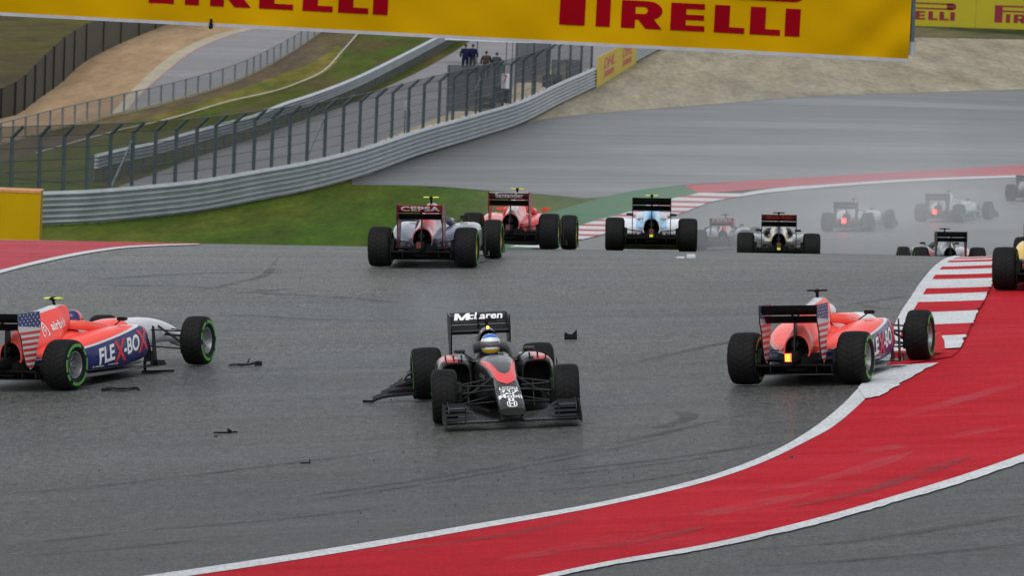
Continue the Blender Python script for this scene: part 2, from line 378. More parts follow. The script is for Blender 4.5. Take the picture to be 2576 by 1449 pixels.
# near right: red run-off, lines, kerb
LA = [(150, 1484), (421, 1447), (890, 1376), (1187, 1325.6), (1529, 1265), (1692, 1228), (1814, 1193), (1935, 1145), (2017, 1100), (2090, 1047), (2130, 1011), (2157, 982)]
LB = [(200, 1494), (534, 1447), (890, 1391), (1187, 1339), (1529, 1276), (1692, 1239.5), (1814, 1206), (1935, 1161), (2017, 1121), (2098, 1076), (2146, 1036), (2178, 1006)]
OC = [(900, 1535), (1250, 1477), (1529, 1418.6), (1773, 1376), (2017, 1319), (2260, 1250), (2443, 1193), (2575, 1147), (2800, 1058)]
OD = [(930, 1545), (1250, 1488), (1529, 1429.5), (1773, 1388), (2017, 1334), (2260, 1266.5), (2443, 1212), (2575, 1166), (2800, 1080)]
strip('red_run_off', [(150, 1487), (500, 1443), (890, 1384), (1187, 1332), (1529, 1271), (1814, 1200), (2017, 1110), (2150, 1010), (2210, 930), (2245, 850), (2290, 770), (2345, 690), (2420, 652)],
      [(880, 1540), (1250, 1482), (1529, 1424), (1773, 1382), (2017, 1327), (2260, 1258), (2443, 1203), (2575, 1157), (2800, 1070), (2900, 960), (2920, 860), (2920, 740), (2920, 664)], M_RED, .018, 110, 24, 30, 'bright red painted run-off curving along the inside of the bend')
strip('edge_line', LA, LB, M_WHITE, .024, 120, 3, 30, 'white line between the asphalt and the red run-off')
strip('outer_edge_line', OC, OD, M_WHITE, .024, 120, 3, 30, 'white line along the outer edge of the red run-off', jag=.012)
kerb = tag(empty('kerb', hit(2400, 760)), 'red and white striped kerb on the inside of the near bend', None, None, 'structure')
KL = [(2165, 975), (2197, 930), (2216, 893), (2234, 855), (2249, 822), (2266, 788), (2290, 752), (2312, 718), (2334, 690), (2356, 668), (2379, 653), (2400, 647)]
KM = [(2192, 976), (2224, 935), (2243, 897), (2258, 862), (2273, 828), (2291, 795), (2313, 757), (2335, 722), (2353, 694), (2373, 671), (2394, 656), (2416, 649)]
KR = [(2368, 945), (2400, 899), (2417, 882), (2431, 849), (2446, 820), (2458, 790), (2478, 757), (2490, 730), (2497, 700), (2500, 675), (2503, 659), (2504, 651)]
o = strip('kerb_border', KL, KM, M_WHITE, .030, 60, 3, 30, parent=kerb); o.parent = kerb; o.matrix_parent_inverse = Matrix.Translation(-Vector(kerb.location))
bounds = [926, 884, 850, 821, 789, 763, 743, 728.5, 707, 694.5, 682, 674.5, 664, 659.5, 655.5, 652.5, 650.5, 649.2]
def edge_at(poly, v):
    P = spline(poly, 200); i = int(np.argmin(abs(P[:, 1] - v))); return P[i]
for i in range(len(bounds) - 1):
    l0, l1 = edge_at(KM, bounds[i] + 4 * (bounds[i] - 640) / 240), edge_at(KM, bounds[i+1] + 4 * (bounds[i+1] - 640) / 240)
    r0, r1 = edge_at(KR, bounds[i]), edge_at(KR, bounds[i+1])
    if i == 0: r0 = np.array([2395, 902.])
    o = strip('kerb_stripe', [l0, l1], [r0, r1], M_RED if i % 2 == 0 else M_WHITE, .030, 8, 6, 30, parent=kerb, profile=(lambda t: .022 * t ** 1.5) if i else None, jag=.012 if i else 0)
    o.parent = kerb; o.matrix_parent_inverse = Matrix.Translation(-Vector(kerb.location))
o = strip('kerb_nose', [(2157, 982), (2180, 958), (2205, 940), (2226, 929), (2290, 923), (2356, 919)], [(2172, 1008), (2200, 1005), (2222, 998), (2261, 972), (2313, 943), (2360, 918.5)], M_WHITE, .034, 24, 5, 30, parent=kerb, jag=.02)
o.parent = kerb; o.matrix_parent_inverse = Matrix.Translation(-Vector(kerb.location))
# near left: red area and line on the crest
crest_x = lambda us: [(hit(u, 640)[0], 0) for u in us]
la = np.array([hit(u, v)[:2] for u, v in spline([(-250, 760), (-100, 712), (0, 684), (94, 660), (219, 635.5), (312, 624), (400, 619), (480, 617.5)], 40)])
lc = np.stack([np.linspace(-13.5, -5.6, 40), np.full(40, 124.0)], 1)
strip('left_red_run_off', la, lc, M_RED2, .020, 40, 16, world=True, label='faded red painted run-off left of the track crest')
strip('left_edge_line', [(-250, 758), (-100, 711), (0, 683), (94, 659.5), (219, 634.5), (312, 623), (400, 618.5), (500, 616.5)], [(-250, 768), (-100, 720), (0, 691), (94, 667), (219, 641), (312, 627.5), (400, 622), (500, 618.5)], M_WHITE, .026, 60, 2, 30, 'white line below the left red run-off')
strip('left_back_line', np.array([(-16., 119.0), (-11, 119.6), (-8.2, 120.6)]), np.array([(-16., 119.6), (-11, 120.15), (-8.2, 121)]), M_WHITE, .028, 20, 2, world=True, label='thin white line at the back of the left red run-off')

# left background
F3B = [(-120, 345), (0, 299), (39, 290), (95, 251), (165, 199), (195, 169), (243, 139), (325, 100), (412, 65), (520, 22)]
F2B = [(-80, 385), (0, 366), (152, 325), (303, 288), (433, 256), (607, 199), (702, 150), (815, 74), (890, 15)]
WL = [(-80, 436), (0, 413), (121, 381), (303, 329), (433, 299), (563, 260), (737, 215), (823, 173), (858, 134), (885, 104), (930, 45)]
strip('grass_hill', [(-200, -40), (0, -60), (200, -60), (520, -60)], [(-120, 345), (0, 299), (165, 199), (412, 65)], M_HILL, .02, 40, 14, FAR, 'dark olive hillside above the black fence')
strip('sand_slope', F3B, [(-80, 385), (0, 366), (152, 325), (277, 290), (347, 212), (433, 139), (520, 95), (633, 65), (740, 15)], M_SAND, .03, 60, 16, FAR, 'tan sandy slope between the black fence and the far road')
strip('pale_verge', [(277, 290), (347, 212), (433, 139), (520, 95), (633, 65), (740, 15)], [(312, 284), (372, 222), (420, 180), (481, 132), (567, 93), (680, 63), (790, 12)], M_PALE, .04, 50, 5, FAR, 'pale gravel verge along the far road')
strip('far_road', [(305, 287), (368, 222), (416, 180), (477, 132), (563, 93), (676, 63), (790, 12)], [(310, 289), (433, 258), (607, 201), (702, 152), (815, 76), (850, 50), (895, 15)], M_ROAD, .036, 50, 12, FAR, 'grey far road curving uphill behind the low fence')
strip('far_road_line', [(330, 262), (368, 223), (416, 181), (477, 133), (563, 94), (676, 64)], [(333, 263), (371, 224), (419, 182), (480, 134.5), (565, 95.5), (678, 65.5)], plain('faded_pink_line', (.34, .17, .19), .7), .05, 40, 1, FAR, 'faded red line at the edge of the far road')
strip('dirt_bank', F2B, WL, M_DIRT, .03, 60, 14, FAR, 'brown dirt bank in front of the low fence')
strip('dry_grass_strip', [(330, 308), (433, 282), (563, 240), (700, 190), (800, 150), (850, 112)], [(330, 328), (433, 302), (563, 264), (737, 219), (828, 176), (866, 136)], M_DRY, .05, 40, 6, FAR, 'yellow dry grass along the dirt bank')
strip('bank_line', [(90, 386), (303, 327), (433, 297), (563, 258), (737, 213), (821, 171), (855, 133), (882, 103), (905, 75)], [(90, 388), (303, 329.5), (433, 299.5), (563, 260.3), (737, 215.5), (824, 173), (858.5, 134), (885.5, 104), (908.5, 75.5)], plain('weathered_concrete', (.36, .34, .29), .8, 0, 0, .25, .8), .06, 60, 2, FAR, 'pale concrete channel winding down the grassy bank')
strip('upper_grass', WL, [(300, 475), (403, 436), (477, 406), (607, 363), (737, 315), (823, 285), (885, 264), (954, 230), (1050, 185), (1147, 130), (1200, 90)], patchy('olive_grass', [(.055, .072, .012), (.075, .078, .018), (.05, .085, .010), (.085, .070, .028)], [.15, .12, .3], 1.2, .95, .3, .03, (1, .1, 1)), .025, 50, 10, FAR, 'olive grass bank between the dirt bank and the service road')
strip('service_road', [(300, 470), (403, 433), (477, 403), (607, 360), (737, 312), (823, 282), (885, 261), (954, 227), (1050, 182), (1147, 127), (1200, 90), (1260, 40)],
      [(300, 556), (500, 533), (640, 507), (760, 484), (885, 451), (1057, 391), (1195, 349), (1312, 310), (1401, 264), (1494, 219), (1594, 157), (1680, 110)], M_ROAD, .03, 60, 14, FAR, 'light grey service road behind the debris fence')
strip('sand_strip', [(885, 400), (955, 358), (1071, 310), (1200, 262), (1318, 205), (1420, 160)], [(885, 450), (1057, 391), (1195, 349), (1312, 310), (1401, 264), (1460, 236)], M_CREAM, .045, 40, 6, FAR, 'cream sand strip right behind the guardrail')

# tyre marks on the near asphalt
def skid(A, w, name='tyre_mark', mat=None, off=.021, label='dark rubber tyre mark curving over the asphalt'):
    A = np.array(A, float); P = spline(A, 40); W = np.array([hit(*p)[:2] for p in P])
    t = np.gradient(W, axis=0); t /= np.linalg.norm(t, axis=1)[:, None] + 1e-9; nrm = np.stack([-t[:, 1], t[:, 0]], 1)
    taper = np.clip(np.minimum(np.linspace(0, 1, 40), np.linspace(1, 0, 40)) * 6, .15, 1)[:, None]
    a, b = W + nrm * w / 2 * taper, W - nrm * w / 2 * taper
    o = strip(name, a, b, mat or M_SKID, off, 40, 2, world=True, label=label); return o
SK = [([(590, 737), (700, 742), (850, 750), (1010, 765)], .20), ([(540, 795), (640, 797), (760, 805), (900, 809)], .20), ([(740, 728), (660, 735), (590, 741)], .16),
      ([(1690, 1040), (1722, 1043), (1734, 1050), (1722, 1060), (1690, 1070), (1640, 1083)], .22), ([(1330, 1195), (1600, 1166), (1800, 1140), (1990, 1110)], .20), ([(1360, 1204), (1620, 1175), (1830, 1147)], .14),
      ([(700, 650), (672, 690), (600, 712), (500, 735)], .16), ([(1560, 925), (1750, 880), (1900, 850)], .16), ([(2130, 770), (2250, 752), (2290, 745)], .16),
      ([(2150, 765), (2210, 778), (2262, 780)], .14), ([(0, 1380), (300, 1345), (700, 1310), (1050, 1270)], .16), ([(0, 1405), (250, 1388), (520, 1360)], .18),
      ([(160, 720), (420, 722), (700, 735)], .2), ([(1250, 1250), (1600, 1215), (1800, 1180)], .15),
      ([(700, 1262), (1150, 1195), (1400, 1150), (1700, 1085), (1900, 1040)], .18), ([(720, 1272), (1170, 1204), (1420, 1158), (1700, 1098)], .14), ([(250, 705), (500, 690), (760, 688)], .2),
      ([(1800, 1392), (2100, 1370), (2575, 1300)], .22), ([(1900, 1432), (2300, 1400), (2600, 1370)], .18), ([(0, 1250), (350, 1215), (800, 1160), (1000, 1135)], .18), ([(900, 1400), (1300, 1345), (1500, 1300)], .16)]
for a_, w_ in SK: skid(a_, w_)

for a_, w_ in [([(2150, 1150), (2350, 1110), (2560, 1075)], .35), ([(1900, 1245), (2100, 1205), (2300, 1140)], .3), ([(1620, 1330), (1850, 1285), (2050, 1245)], .4), ([(2250, 1060), (2420, 1010), (2600, 960)], .3), ([(1250, 1420), (1500, 1370), (1700, 1325)], .35)]:
    skid(a_, w_, 'paint_scuff', M_SCUFF, .026, 'pale scuff mark across the red paint')
for a_, w_ in [([(1350, 1400), (1600, 1370), (1800, 1325)], .2), ([(1950, 1290), (2200, 1235), (2450, 1150)], .22)]:
    skid(a_, w_, 'tyre_mark', M_SKID, .028, 'dark rubber tyre mark over the red paint')
# rubber crumbs
vs, fs = [], []
for _ in range(150):
    u, v = rng.uniform(0, 2560), rng.uniform(680, 1440)
    if rng.random() < .6: u = rng.uniform(900, 2150); v = 1449 - (u - 400) * .20 - rng.exponential(60)
    x, y, z = hit(u, v); s_ = rng.uniform(.004, .011); b = len(vs)
    vs += [(x - s_, y - s_, z + .015), (x + s_, y - s_ * .7, z + .015), (x + s_ * .6, y + s_, z + .015), (x - s_ * .8, y + s_ * .9, z + .015), (x + rng.normal(0, .004), y, z + .015 + s_ * 1.2)]
    fs += [(b, b+1, b+4), (b+1, b+2, b+4), (b+2, b+3, b+4), (b+3, b, b+4)]
me = bpy.data.meshes.new('rubber_crumbs'); me.from_pydata(vs, [], fs); me.materials.append(plain('crumb_rubber', (.02, .02, .021), .8)); o = bpy.data.objects.new('rubber_crumbs', me); COL.objects.link(o); tag(o, 'tiny rubber crumbs scattered over the asphalt', None, None, 'stuff')
# ------------------------------------------------------------------ guardrails and fences
def interp_row(poly, u):
    P = spline(poly, 300); return float(np.interp(u, P[:, 0], P[:, 1]))
def world_path(poly, n, ymin=FAR): return np.array([hit(*p, ymin) for p in spline(poly, n)])
WB = [(0, 0), (0, .02), (.16, .055), (.175, .085), (.02, .145), (.0, .165), (.16, .20), (.175, .23), (.02, .285), (0, .305)]
def sweep_rail(path, z0, name, parent, side=1, depth=0.0, up=0.0, sc=1.0):
    z0 = z0 + up
    d = np.gradient(path[:, :2], axis=0); d /= np.linalg.norm(d, axis=1)[:, None]; nr = np.stack([d[:, 1], -d[:, 0]], 1) * side
    rs = [[(p[0] + n[0] * (a + depth), p[1] + n[1] * (a + depth), p[2] + z0 + b * sc) for a, b in WB] + [(p[0] + n[0] * (depth - .012), p[1] + n[1] * (depth - .012), p[2] + z0 + b * sc) for b in (.305, 0)] for p, n in zip(path, nr)]
    return MB().rings(rs, cap0=True, cap1=True).build(name, M_STEEL, parent)
def resample(path, step):
    s = np.concatenate([[0], np.cumsum(np.linalg.norm(np.diff(path[:, :2], axis=0), axis=1))]); q = np.arange(0, s[-1], step)
    return np.stack([np.interp(q, s, path[:, i]) for i in range(3)], 1)
g1 = world_path(AB, 160); g1 = resample(g1, .7); g1[:, 2] = terrain(g1[:, 0], g1[:, 1])
gr = tag(empty('guardrail'), 'long three-rail steel guardrail sweeping from the yellow block to the gravel', 'guardrail')
for k in range(3): sweep_rail(g1, .06, 'rail', gr, 1, 0, k * .405, 1.33)
pd = np.gradient(g1[:, :2], axis=0); pd /= np.linalg.norm(pd, axis=1)[:, None]
for i in range(2, len(g1), 6):
    p, d = g1[i], pd[i]; q = Vector((p[0] - d[1] * .10, p[1] + d[0] * .10, p[2]))
    MB().box((q.x - .05, q.y - .05, q.z - .1), (q.x + .05, q.y + .05, q.z + 1.27)).build('rail_post', M_POST, gr)
# debris fence on top of the rail
df = tag(empty('debris_fence'), 'tall steel debris fence with cranked posts behind the long guardrail', 'fence')
FP = [-20, 37, 106, 167, 228, 286, 342, 399, 451, 503, 550, 598, 648, 693, 737, 782, 826, 871, 913, 954, 994, 1035, 1073, 1112, 1147, 1182, 1216, 1250, 1291, 1322, 1352, 1382, 1411, 1440, 1468, 1494]
tops, bots, arms = [], [], []
for i, u in enumerate(FP):
    p = hit(u, interp_row(AB, max(u, 40)) + (0 if u >= 40 else -(40 - u) * -.05), FAR)
    j = int(np.argmin(np.linalg.norm(g1[:, :2] - p[:2], axis=1))); d = pd[j]
    n = Vector((d[1], -d[0], 0)); b = Vector((p[0], p[1], p[2])) - n * .22
    t = b + Vector((0, 0, 3.28)); a = t + n * .44 + Vector((0, 0, .40))
    mb = MB().tube(b, t, .075, 8); mb.tube(t - Vector((0, 0, .03)), a, .065, 8); po = mb.build('fence_post', M_POST, df)
    bots.append(b); tops.append(t); arms.append(a)
for i in range(len(FP) - 1):
    a0, a1 = bots[i] + Vector((0, 0, 1.25)), bots[i+1] + Vector((0, 0, 1.25)); t0, t1 = tops[i], tops[i+1]; c0, c1 = arms[i], arms[i+1]
    MB().add([a0, a1, t1, t0, c1, c0], [(0, 1, 2, 3), (3, 2, 4, 5)]).build('mesh_panel', M_MESH, df)
for h_ in (1.6, 2.0, 2.4, 2.85, 3.28):
    mb = MB(); mb.path([b + Vector((0, 0, h_)) for b in bots], .014, 5); mb.build('fence_cable', M_POST, df)
MB().path(arms, .014, 5).build('fence_cable', M_POST, df)
for u in (338, 826, 1216):     # slanting braces
    k = min(range(len(FP)), key=lambda i: abs(FP[i] - u)); b, t = bots[k], tops[k]; d = Vector((1, .6, 0)).normalized()
    MB().tube(b - d * .9 + Vector((0, 0, 1.1)), t - Vector((0, 0, .25)), .045, 8).build('fence_brace', plain('brace_steel', (.20, .25, .28), .5), df)

# upper guardrail beyond the service road
G2 = [(236, 462), (300, 445), (377, 428), (451, 405), (542, 378), (641, 349), (711, 318), (763, 300), (885, 250), (999, 190), (1109, 128), (1180, 88)]
g2 = resample(world_path(G2, 80), 1.5); g2[:, 2] = terrain(g2[:, 0], g2[:, 1])
gr2 = tag(empty('guardrail'), 'upper guardrail on dark posts beyond the service road', 'guardrail')
for k in range(2): sweep_rail(g2, .62 + k * .31, 'rail', gr2)
pd2 = np.gradient(g2[:, :2], axis=0); pd2 /= np.linalg.norm(pd2, axis=1)[:, None]
for i in range(0, len(g2), 2):
    p, d = g2[i], pd2[i]; q = Vector((p[0] - d[1] * .1, p[1] + d[0] * .1, p[2]))
    MB().box((q.x - .06, q.y - .06, q.z - .1), (q.x + .06, q.y + .06, q.z + 1.22)).build('rail_post', M_POST, gr2)
a2 = g2 + np.array([0, .25, 0]); rsb = [[(p[0], p[1], p[2] + .02), (p[0], p[1], p[2] + .64)] for p in a2]
MB().rings(rsb, closed=False).build('mesh_panel', veil('dark_fence_cloth', (.05, .055, .05), .62), gr2)

# low fence along the far road
F2 = world_path(F2B, 120); F2 = resample(F2, .5)
lf = tag(empty('low_fence'), 'low wire fence on a pale concrete foot beside the far road', 'fence')
us = list(range(-30, 620, 31)) + list(range(620, 880, 17)); lp = []
for u in us:
    p = hit(u, interp_row(F2B, u), FAR); b = Vector(p); lp.append(b)
    MB().tube(b, b + Vector((0, 0, 1.10)), .06, 6).build('fence_post', plain('light_post', (.14, .17, .18), .6), lf)
for a_, b_ in zip(lp[:-1], lp[1:]): MB().add([a_, b_, b_ + Vector((0, 0, 1.08)), a_ + Vector((0, 0, 1.08))], [(0, 1, 2, 3)]).build('mesh_panel', M_MESH2, lf)
MB().path([p + Vector((0, 0, 1.08)) for p in lp], .03, 5).build('top_wire', plain('light_post', (.14, .17, .18), .6), lf)
rs = []
for p in F2[::2]: rs.append([(p[0], p[1] - .3, p[2] + .02), (p[0], p[1] - .3, p[2] + .16), (p[0], p[1] + .1, p[2] + .16), (p[0], p[1] + .1, p[2] + .02)])
MB().rings(rs).build('concrete_foot', plain('pale_concrete', (.46, .40, .26), .8, 0, 0, .2, .5), lf)

# black fence on the hillside
F3T = [(-60, 255), (0, 221), (39, 204), (104, 143), (173, 82), (217, 58), (256, 45), (330, 10), (420, -25), (520, -60)]
bf = tag(empty('hill_fence'), 'black cloth covered fence climbing the sandy hillside', 'fence')
ux = [-28, 0, 36, 60, 85, 110, 132, 158, 184, 214, 258, 302, 348, 390, 432, 476]
fb, ft = [], []
for u in ux:
    p = Vector(hit(u, interp_row(F3B, u), FAR)); q = at(u + 2, interp_row(F3T, u), p.y); t = Vector((p.x, p.y, q.z)); fb.append(p); ft.append(t)
    MB().tube(p, t, .09, 6).build('fence_post', M_DPOST, bf)
for i in range(len(ux) - 1): MB().add([fb[i], fb[i+1], ft[i+1], ft[i]], [(0, 1, 2, 3)]).build('fence_cloth', M_DMESH, bf)

# ------------------------------------------------------------------ yellow block by the left rail
yb = empty('advertising_block'); Yb = 134.0
p0, p1 = at(-60, 476, Yb), at(101, 476, Yb); zt_ = p0.z; gz = float(terrain(p0.x, Yb)) 
mb = MB(); mb.box((p0.x, Yb, gz - .05), (p1.x, Yb + .9, zt_)); blk = mb.build('foam_block', plain('yellow_vinyl', (.42, .26, .003), .8, 0, 0, .06, 1.0, spec=.06), yb)
MB().box((p0.x - .004, Yb - .012, zt_ - .035), (p1.x + .012, Yb + .912, zt_ + .012)).build('top_hem', plain('orange_hem', (.50, .22, .08), .6), yb)
MB().box((p1.x, Yb - .012, gz - .05), (p1.x + .012, Yb + .05, zt_ - .035)).build('side_hem', plain('orange_hem', (.50, .22, .08), .6), yb)
tag(yb, 'plain yellow foam block in front of the guardrail at the left', 'block')
# ------------------------------------------------------------------ lettering
def text_shape(txt, size=1.0, bold=.0, shear=0.0, spacing=1.0, sx=1.0):
    cu = bpy.data.curves.new('t', 'FONT'); cu.body = txt; cu.size = size; cu.offset = bold; cu.shear = shear; cu.space_character = spacing
    cu.align_x = 'CENTER'; cu.align_y = 'CENTER'; cu.resolution_u = 3
    ob = bpy.data.objects.new('t', cu); me = bpy.data.meshes.new_from_object(ob)
    v = [(p.co.x * sx, p.co.y) for p in me.vertices]; f = [list(p.vertices) for p in me.polygons]
    bpy.data.objects.remove(ob); bpy.data.curves.remove(cu); bpy.data.meshes.remove(me); return v, f
def poly_shape(polys):
    v, f = [], []
    for p in polys: f.append(list(range(len(v), len(v) + len(p)))); v += p
    return v, f
def rect(x0, y0, x1, y1): return [(x0, y0), (x1, y0), (x1, y1), (x0, y1)]
def tyre_logo():
    """seven heavy letters under one long bar that grows out of the first letter; letter height 1"""
    P = [rect(0, 0, .92, 2.0), rect(.92, 1.83, 8.5, 2.0), rect(.92, 1.25, 8.5, 1.42), rect(1.32, 0, 1.83, 1)]
    cap = [(8.5 + .36 * math.sin(a), 1.625 - .375 * math.cos(a)) for a in np.linspace(0, math.pi, 10)]
    P.append([(7.75, 1.25), (8.5, 1.25)] + cap[1:-1] + [(8.5, 2.0), (7.75, 2.0)])
    # R
    P += [rect(2.24, 0, 2.74, 1)]
    out = [(3.2 + .52 * math.sin(a), .66 - .34 * math.cos(a)) for a in np.linspace(0, math.pi, 11)]
    inn = [(3.05 + .14 * math.sin(a), .66 - .13 * math.cos(a)) for a in np.linspace(0, math.pi, 11)]
    for i in range(10): P.append([inn[i], out[i], out[i+1], inn[i+1]])
    P += [rect(2.74, .79, 3.05, 1.0), [(2.74, .32), (3.2, .32), (3.05, .53), (2.74, .53)], [(3.05, .79), (3.2, 1.0), (3.05, 1.0)]]
    P += [[(2.85, .33), (3.13, 0), (3.73, 0), (3.40, .38)]]
    # E
    P += [rect(4.03, 0, 4.58, 1), rect(4.58, 0, 5.27, .2), rect(4.58, .40, 5.24, .59), rect(4.58, .8, 5.25, 1)]
    for x in (5.62, 6.92): P += [rect(x, 0, x + .55, 1), rect(x + .55, 0, x + 1.1, .21)]
    P += [rect(8.19, 0, 8.73, 1)]
    return poly_shape(P)
def plane_obj(name, shape, O, U, V, mat, parent=None, scale=1.0, off=0.0, thick=.004):
    """lay a flat shape out on a real plane, with a little thickness"""
    O, U, V = Vector(O), Vector(U).normalized(), Vector(V).normalized(); N = U.cross(V).normalized()
    vs = [O + U * (x * scale) + V * (y * scale) + N * off for x, y in shape[0]]
    me = bpy.data.meshes.new(name); me.from_pydata([tuple(p) for p in vs], [], shape[1])
    if thick:
        bm = bmesh.new(); bm.from_mesh(me); bmesh.ops.recalc_face_normals(bm, faces=bm.faces)
        g = bmesh.ops.extrude_face_region(bm, geom=bm.faces[:])
        bmesh.ops.translate(bm, verts=[e for e in g['geom'] if isinstance(e, bmesh.types.BMVert)], vec=N * thick)
        bmesh.ops.recalc_face_normals(bm, faces=bm.faces); bm.to_mesh(me); bm.free()
    me.materials.append(mat); o = bpy.data.objects.new(name, me); COL.objects.link(o)
    if parent: o.parent = parent; o.matrix_parent_inverse = Matrix.Identity(4)
    return o
def decal(name, shape, O, U, V, D, bvh, mat, parent, scale=1.0, off=.004, cut=.08):
    """wrap a flat shape onto a body surface by casting it along D (all in the car's own coordinates)"""
    O, U, V, D = Vector(O), Vector(U).normalized(), Vector(V).normalized(), Vector(D).normalized()
    me = bpy.data.meshes.new(name); me.from_pydata([(x * scale, y * scale, 0) for x, y in shape[0]], [], shape[1])
    bm = bmesh.new(); bm.from_mesh(me)
    bmesh.ops.triangulate(bm, faces=bm.faces[:])
    if cut:
        xs = [v.co.x for v in bm.verts]; ys = [v.co.y for v in bm.verts]
        for ax, lo, hi in ((0, min(xs), max(xs)), (1, min(ys), max(ys))):
            for q in np.arange(lo + cut, hi, cut):
                co = [0, 0, 0]; no = [0, 0, 0]; co[ax] = q; no[ax] = 1
                bmesh.ops.bisect_plane(bm, geom=bm.verts[:] + bm.edges[:] + bm.faces[:], plane_co=co, plane_no=no, dist=1e-5)
    last = None
    for v in bm.verts:
        p = O + U * v.co.x + V * v.co.y
        h = bvh.ray_cast(p - D * 1.5, D)
        if h[0] is not None:
            v.co = h[0] - D * off; last = h[0]
        else: v.co = p if last is None else p + D * ((last - p).dot(D)) - D * off
    bm.to_mesh(me); bm.free(); me.materials.append(mat)
    o = bpy.data.objects.new(name, me); COL.objects.link(o); o.parent = parent; return o

# ------------------------------------------------------------------ racing cars
M_CARBON = plain('carbon_fibre', (.008, .0085, .009), .42, 0, .10, .3, 12)
M_BLACK = plain('matt_black', (.004, .004, .0045), .7, 0, 0, .3, 8)
M_HOLE = plain('dark_duct', (.002, .002, .002), .9, 0, 0, .1)
M_SILVER = plain('bare_metal', (.45, .46, .47), .35, .7, .2, .1, 8)
M_RIM = plain('silver_rim', (.24, .25, .26), .36, .5, .3, .12, 10)
M_RIMD = plain('dark_rim', (.05, .05, .055), .4, .5, .2, .15, 10)
M_RIMG = plain('gold_rim', (.30, .22, .03), .4, .4, .3, .12, 10)
M_BAND = plain('green_sidewall_print', (.07, .30, .035), .5, 0, 0, .15, 12)
M_LETW = plain('white_print', (.75, .76, .78), .45, 0, .2, .05)
M_LETR = plain('red_print', (.55, .02, .03), .45, 0, .2, .05)
M_LETD = plain('dark_print', (.03, .03, .035), .45, 0, .2, .05)
M_YEL = plain('fluorescent_yellow', (.62, .72, .03), .45, 0, .2, .05)
M_LAMP = plain('rain_light_red', (.5, .01, .01), .4, emit=(1.0, .05, .01), estr=4.0)
M_LAMPF = plain('rain_light_bright', (.5, .01, .01), .4, emit=(1.0, .008, .006), estr=26.0)
M_LAMPC = plain('rain_light_core', (.6, .2, .02), .4, emit=(1.0, .30, .02), estr=4.0)
M_LAMPO = plain('amber_light', (.6, .2, .02), .4, emit=(1.0, .38, .04), estr=6.0)
def tyre_mat():
    k = NT('tyre_rubber'); c = k.coord(); s = k.n('ShaderNodeSeparateXYZ'); k.l(c, s.inputs[0])
    ang = k.math('ARCTAN2', s.outputs[2], s.outputs[1]); ax = k.math('ABSOLUTE', s.outputs[0])
    r = k.math('SQRT', k.math('ADD', k.math('MULTIPLY', s.outputs[1], s.outputs[1]), k.math('MULTIPLY', s.outputs[2], s.outputs[2])))
    ph = k.math('ADD', k.math('MULTIPLY', ang, 26.0), k.math('MULTIPLY', ax, 46.0))
    g = k.math('SINE', ph); gr = k.math('GREATER_THAN', g, .62)
    cg = k.math('LESS_THAN', k.math('ABSOLUTE', k.math('SUBTRACT', ax, .035)), .006)
    gr = k.math('MULTIPLY', k.math('MAXIMUM', gr, cg), k.math('GREATER_THAN', r, .30))
    nz = k.noise(c, 14, 5, .6)
    col = k.mix(gr, (.0075, .008, .0085), (.003, .003, .0035))
    col = k.mix(k.ramp(nz, .45, .75, 0, .5), col, (.015, .015, .015))
    k.set(Base_Color=col, Roughness=k.ramp(nz, .3, .7, .6, .8), Specular_IOR_Level=.16)
    k.bump(k.math('SUBTRACT', 1.0, gr), .7, .006)
    return k.m
M_TYRE = tyre_mat()

def section(hw, zb, zt, n, tp, cx, N=28):
    r = []; mid, hh = (zb + zt) / 2, (zt - zb) / 2
    for i in range(N):
        a = 2 * math.pi * i / N; c, s = math.cos(a), math.sin(a)
        z = mid + hh * math.copysign(abs(s) ** (2 / n), s); x = hw * math.copysign(abs(c) ** (2 / n), c)
        t = (z - zb) / max(1e-6, zt - zb); r.append((cx + x * (1 - tp * max(0, t)), z))
    return r
def loft(mb, stations, m=40, N=28, front=None, rear=None, mirror=1):
    """stations (y, half width, z bottom, z top, squareness, taper, centre x), ordered front to back"""
    S = np.array(stations, float); order = np.argsort(S[:, 0]); S = S[order]
    ys = np.linspace(S[0, 0], S[-1, 0], m); cols = [pchip(S[:, 0], S[:, j], ys) for j in range(1, 7)]
    rs = []
    for i, y in enumerate(ys): rs.append([(mirror * x, y, z) for x, z in section(*[c[i] for c in cols], N)])
    mb.rings(rs)
    def end(ring, kind, d):
        if kind == 'cap': mb.add(ring, [tuple(range(len(ring)))])
        elif kind in ('inlet', 'exit'):
            c = np.mean(np.array(ring), 0); sc = .90; inner = [tuple(c + (np.array(p) - c) * sc) for p in ring]
            back = [(p[0], p[1] + d * .18, p[2]) for p in inner]; bk = [tuple(np.array(b) * .9 + (c + np.array([0, d * .18, 0])) * .1) for b in back]
            mb.rings([ring, inner]); mb.rings([inner, bk], mi=1); mb.add(bk, [tuple(range(len(bk)))], 1)
    end(rs[-1], front, -1); end(rs[0], rear, 1)
    return mb
def bvh_of(*obs):
    vs, fs = [], []
    for o in obs:
        b = len(vs); vs += [tuple(v.co) for v in o.data.vertices]; fs += [[b + i for i in p.vertices] for p in o.data.polygons]
    return BVHTree.FromPolygons(vs, fs)
def lathe(mb, prof, n=44, mi=0, smooth=True):
    """profile (x, radius) spun about the x axis"""
    mb.rings([[(x, r * math.cos(2*math.pi*i/n), r * math.sin(2*math.pi*i/n)) for i in range(n)] for x, r in prof], mi=mi, smooth=smooth); return mb
CACHE = {}
def cached(key, fn):
    if key not in CACHE: CACHE[key] = fn().mesh(key, 38)
    return CACHE[key]
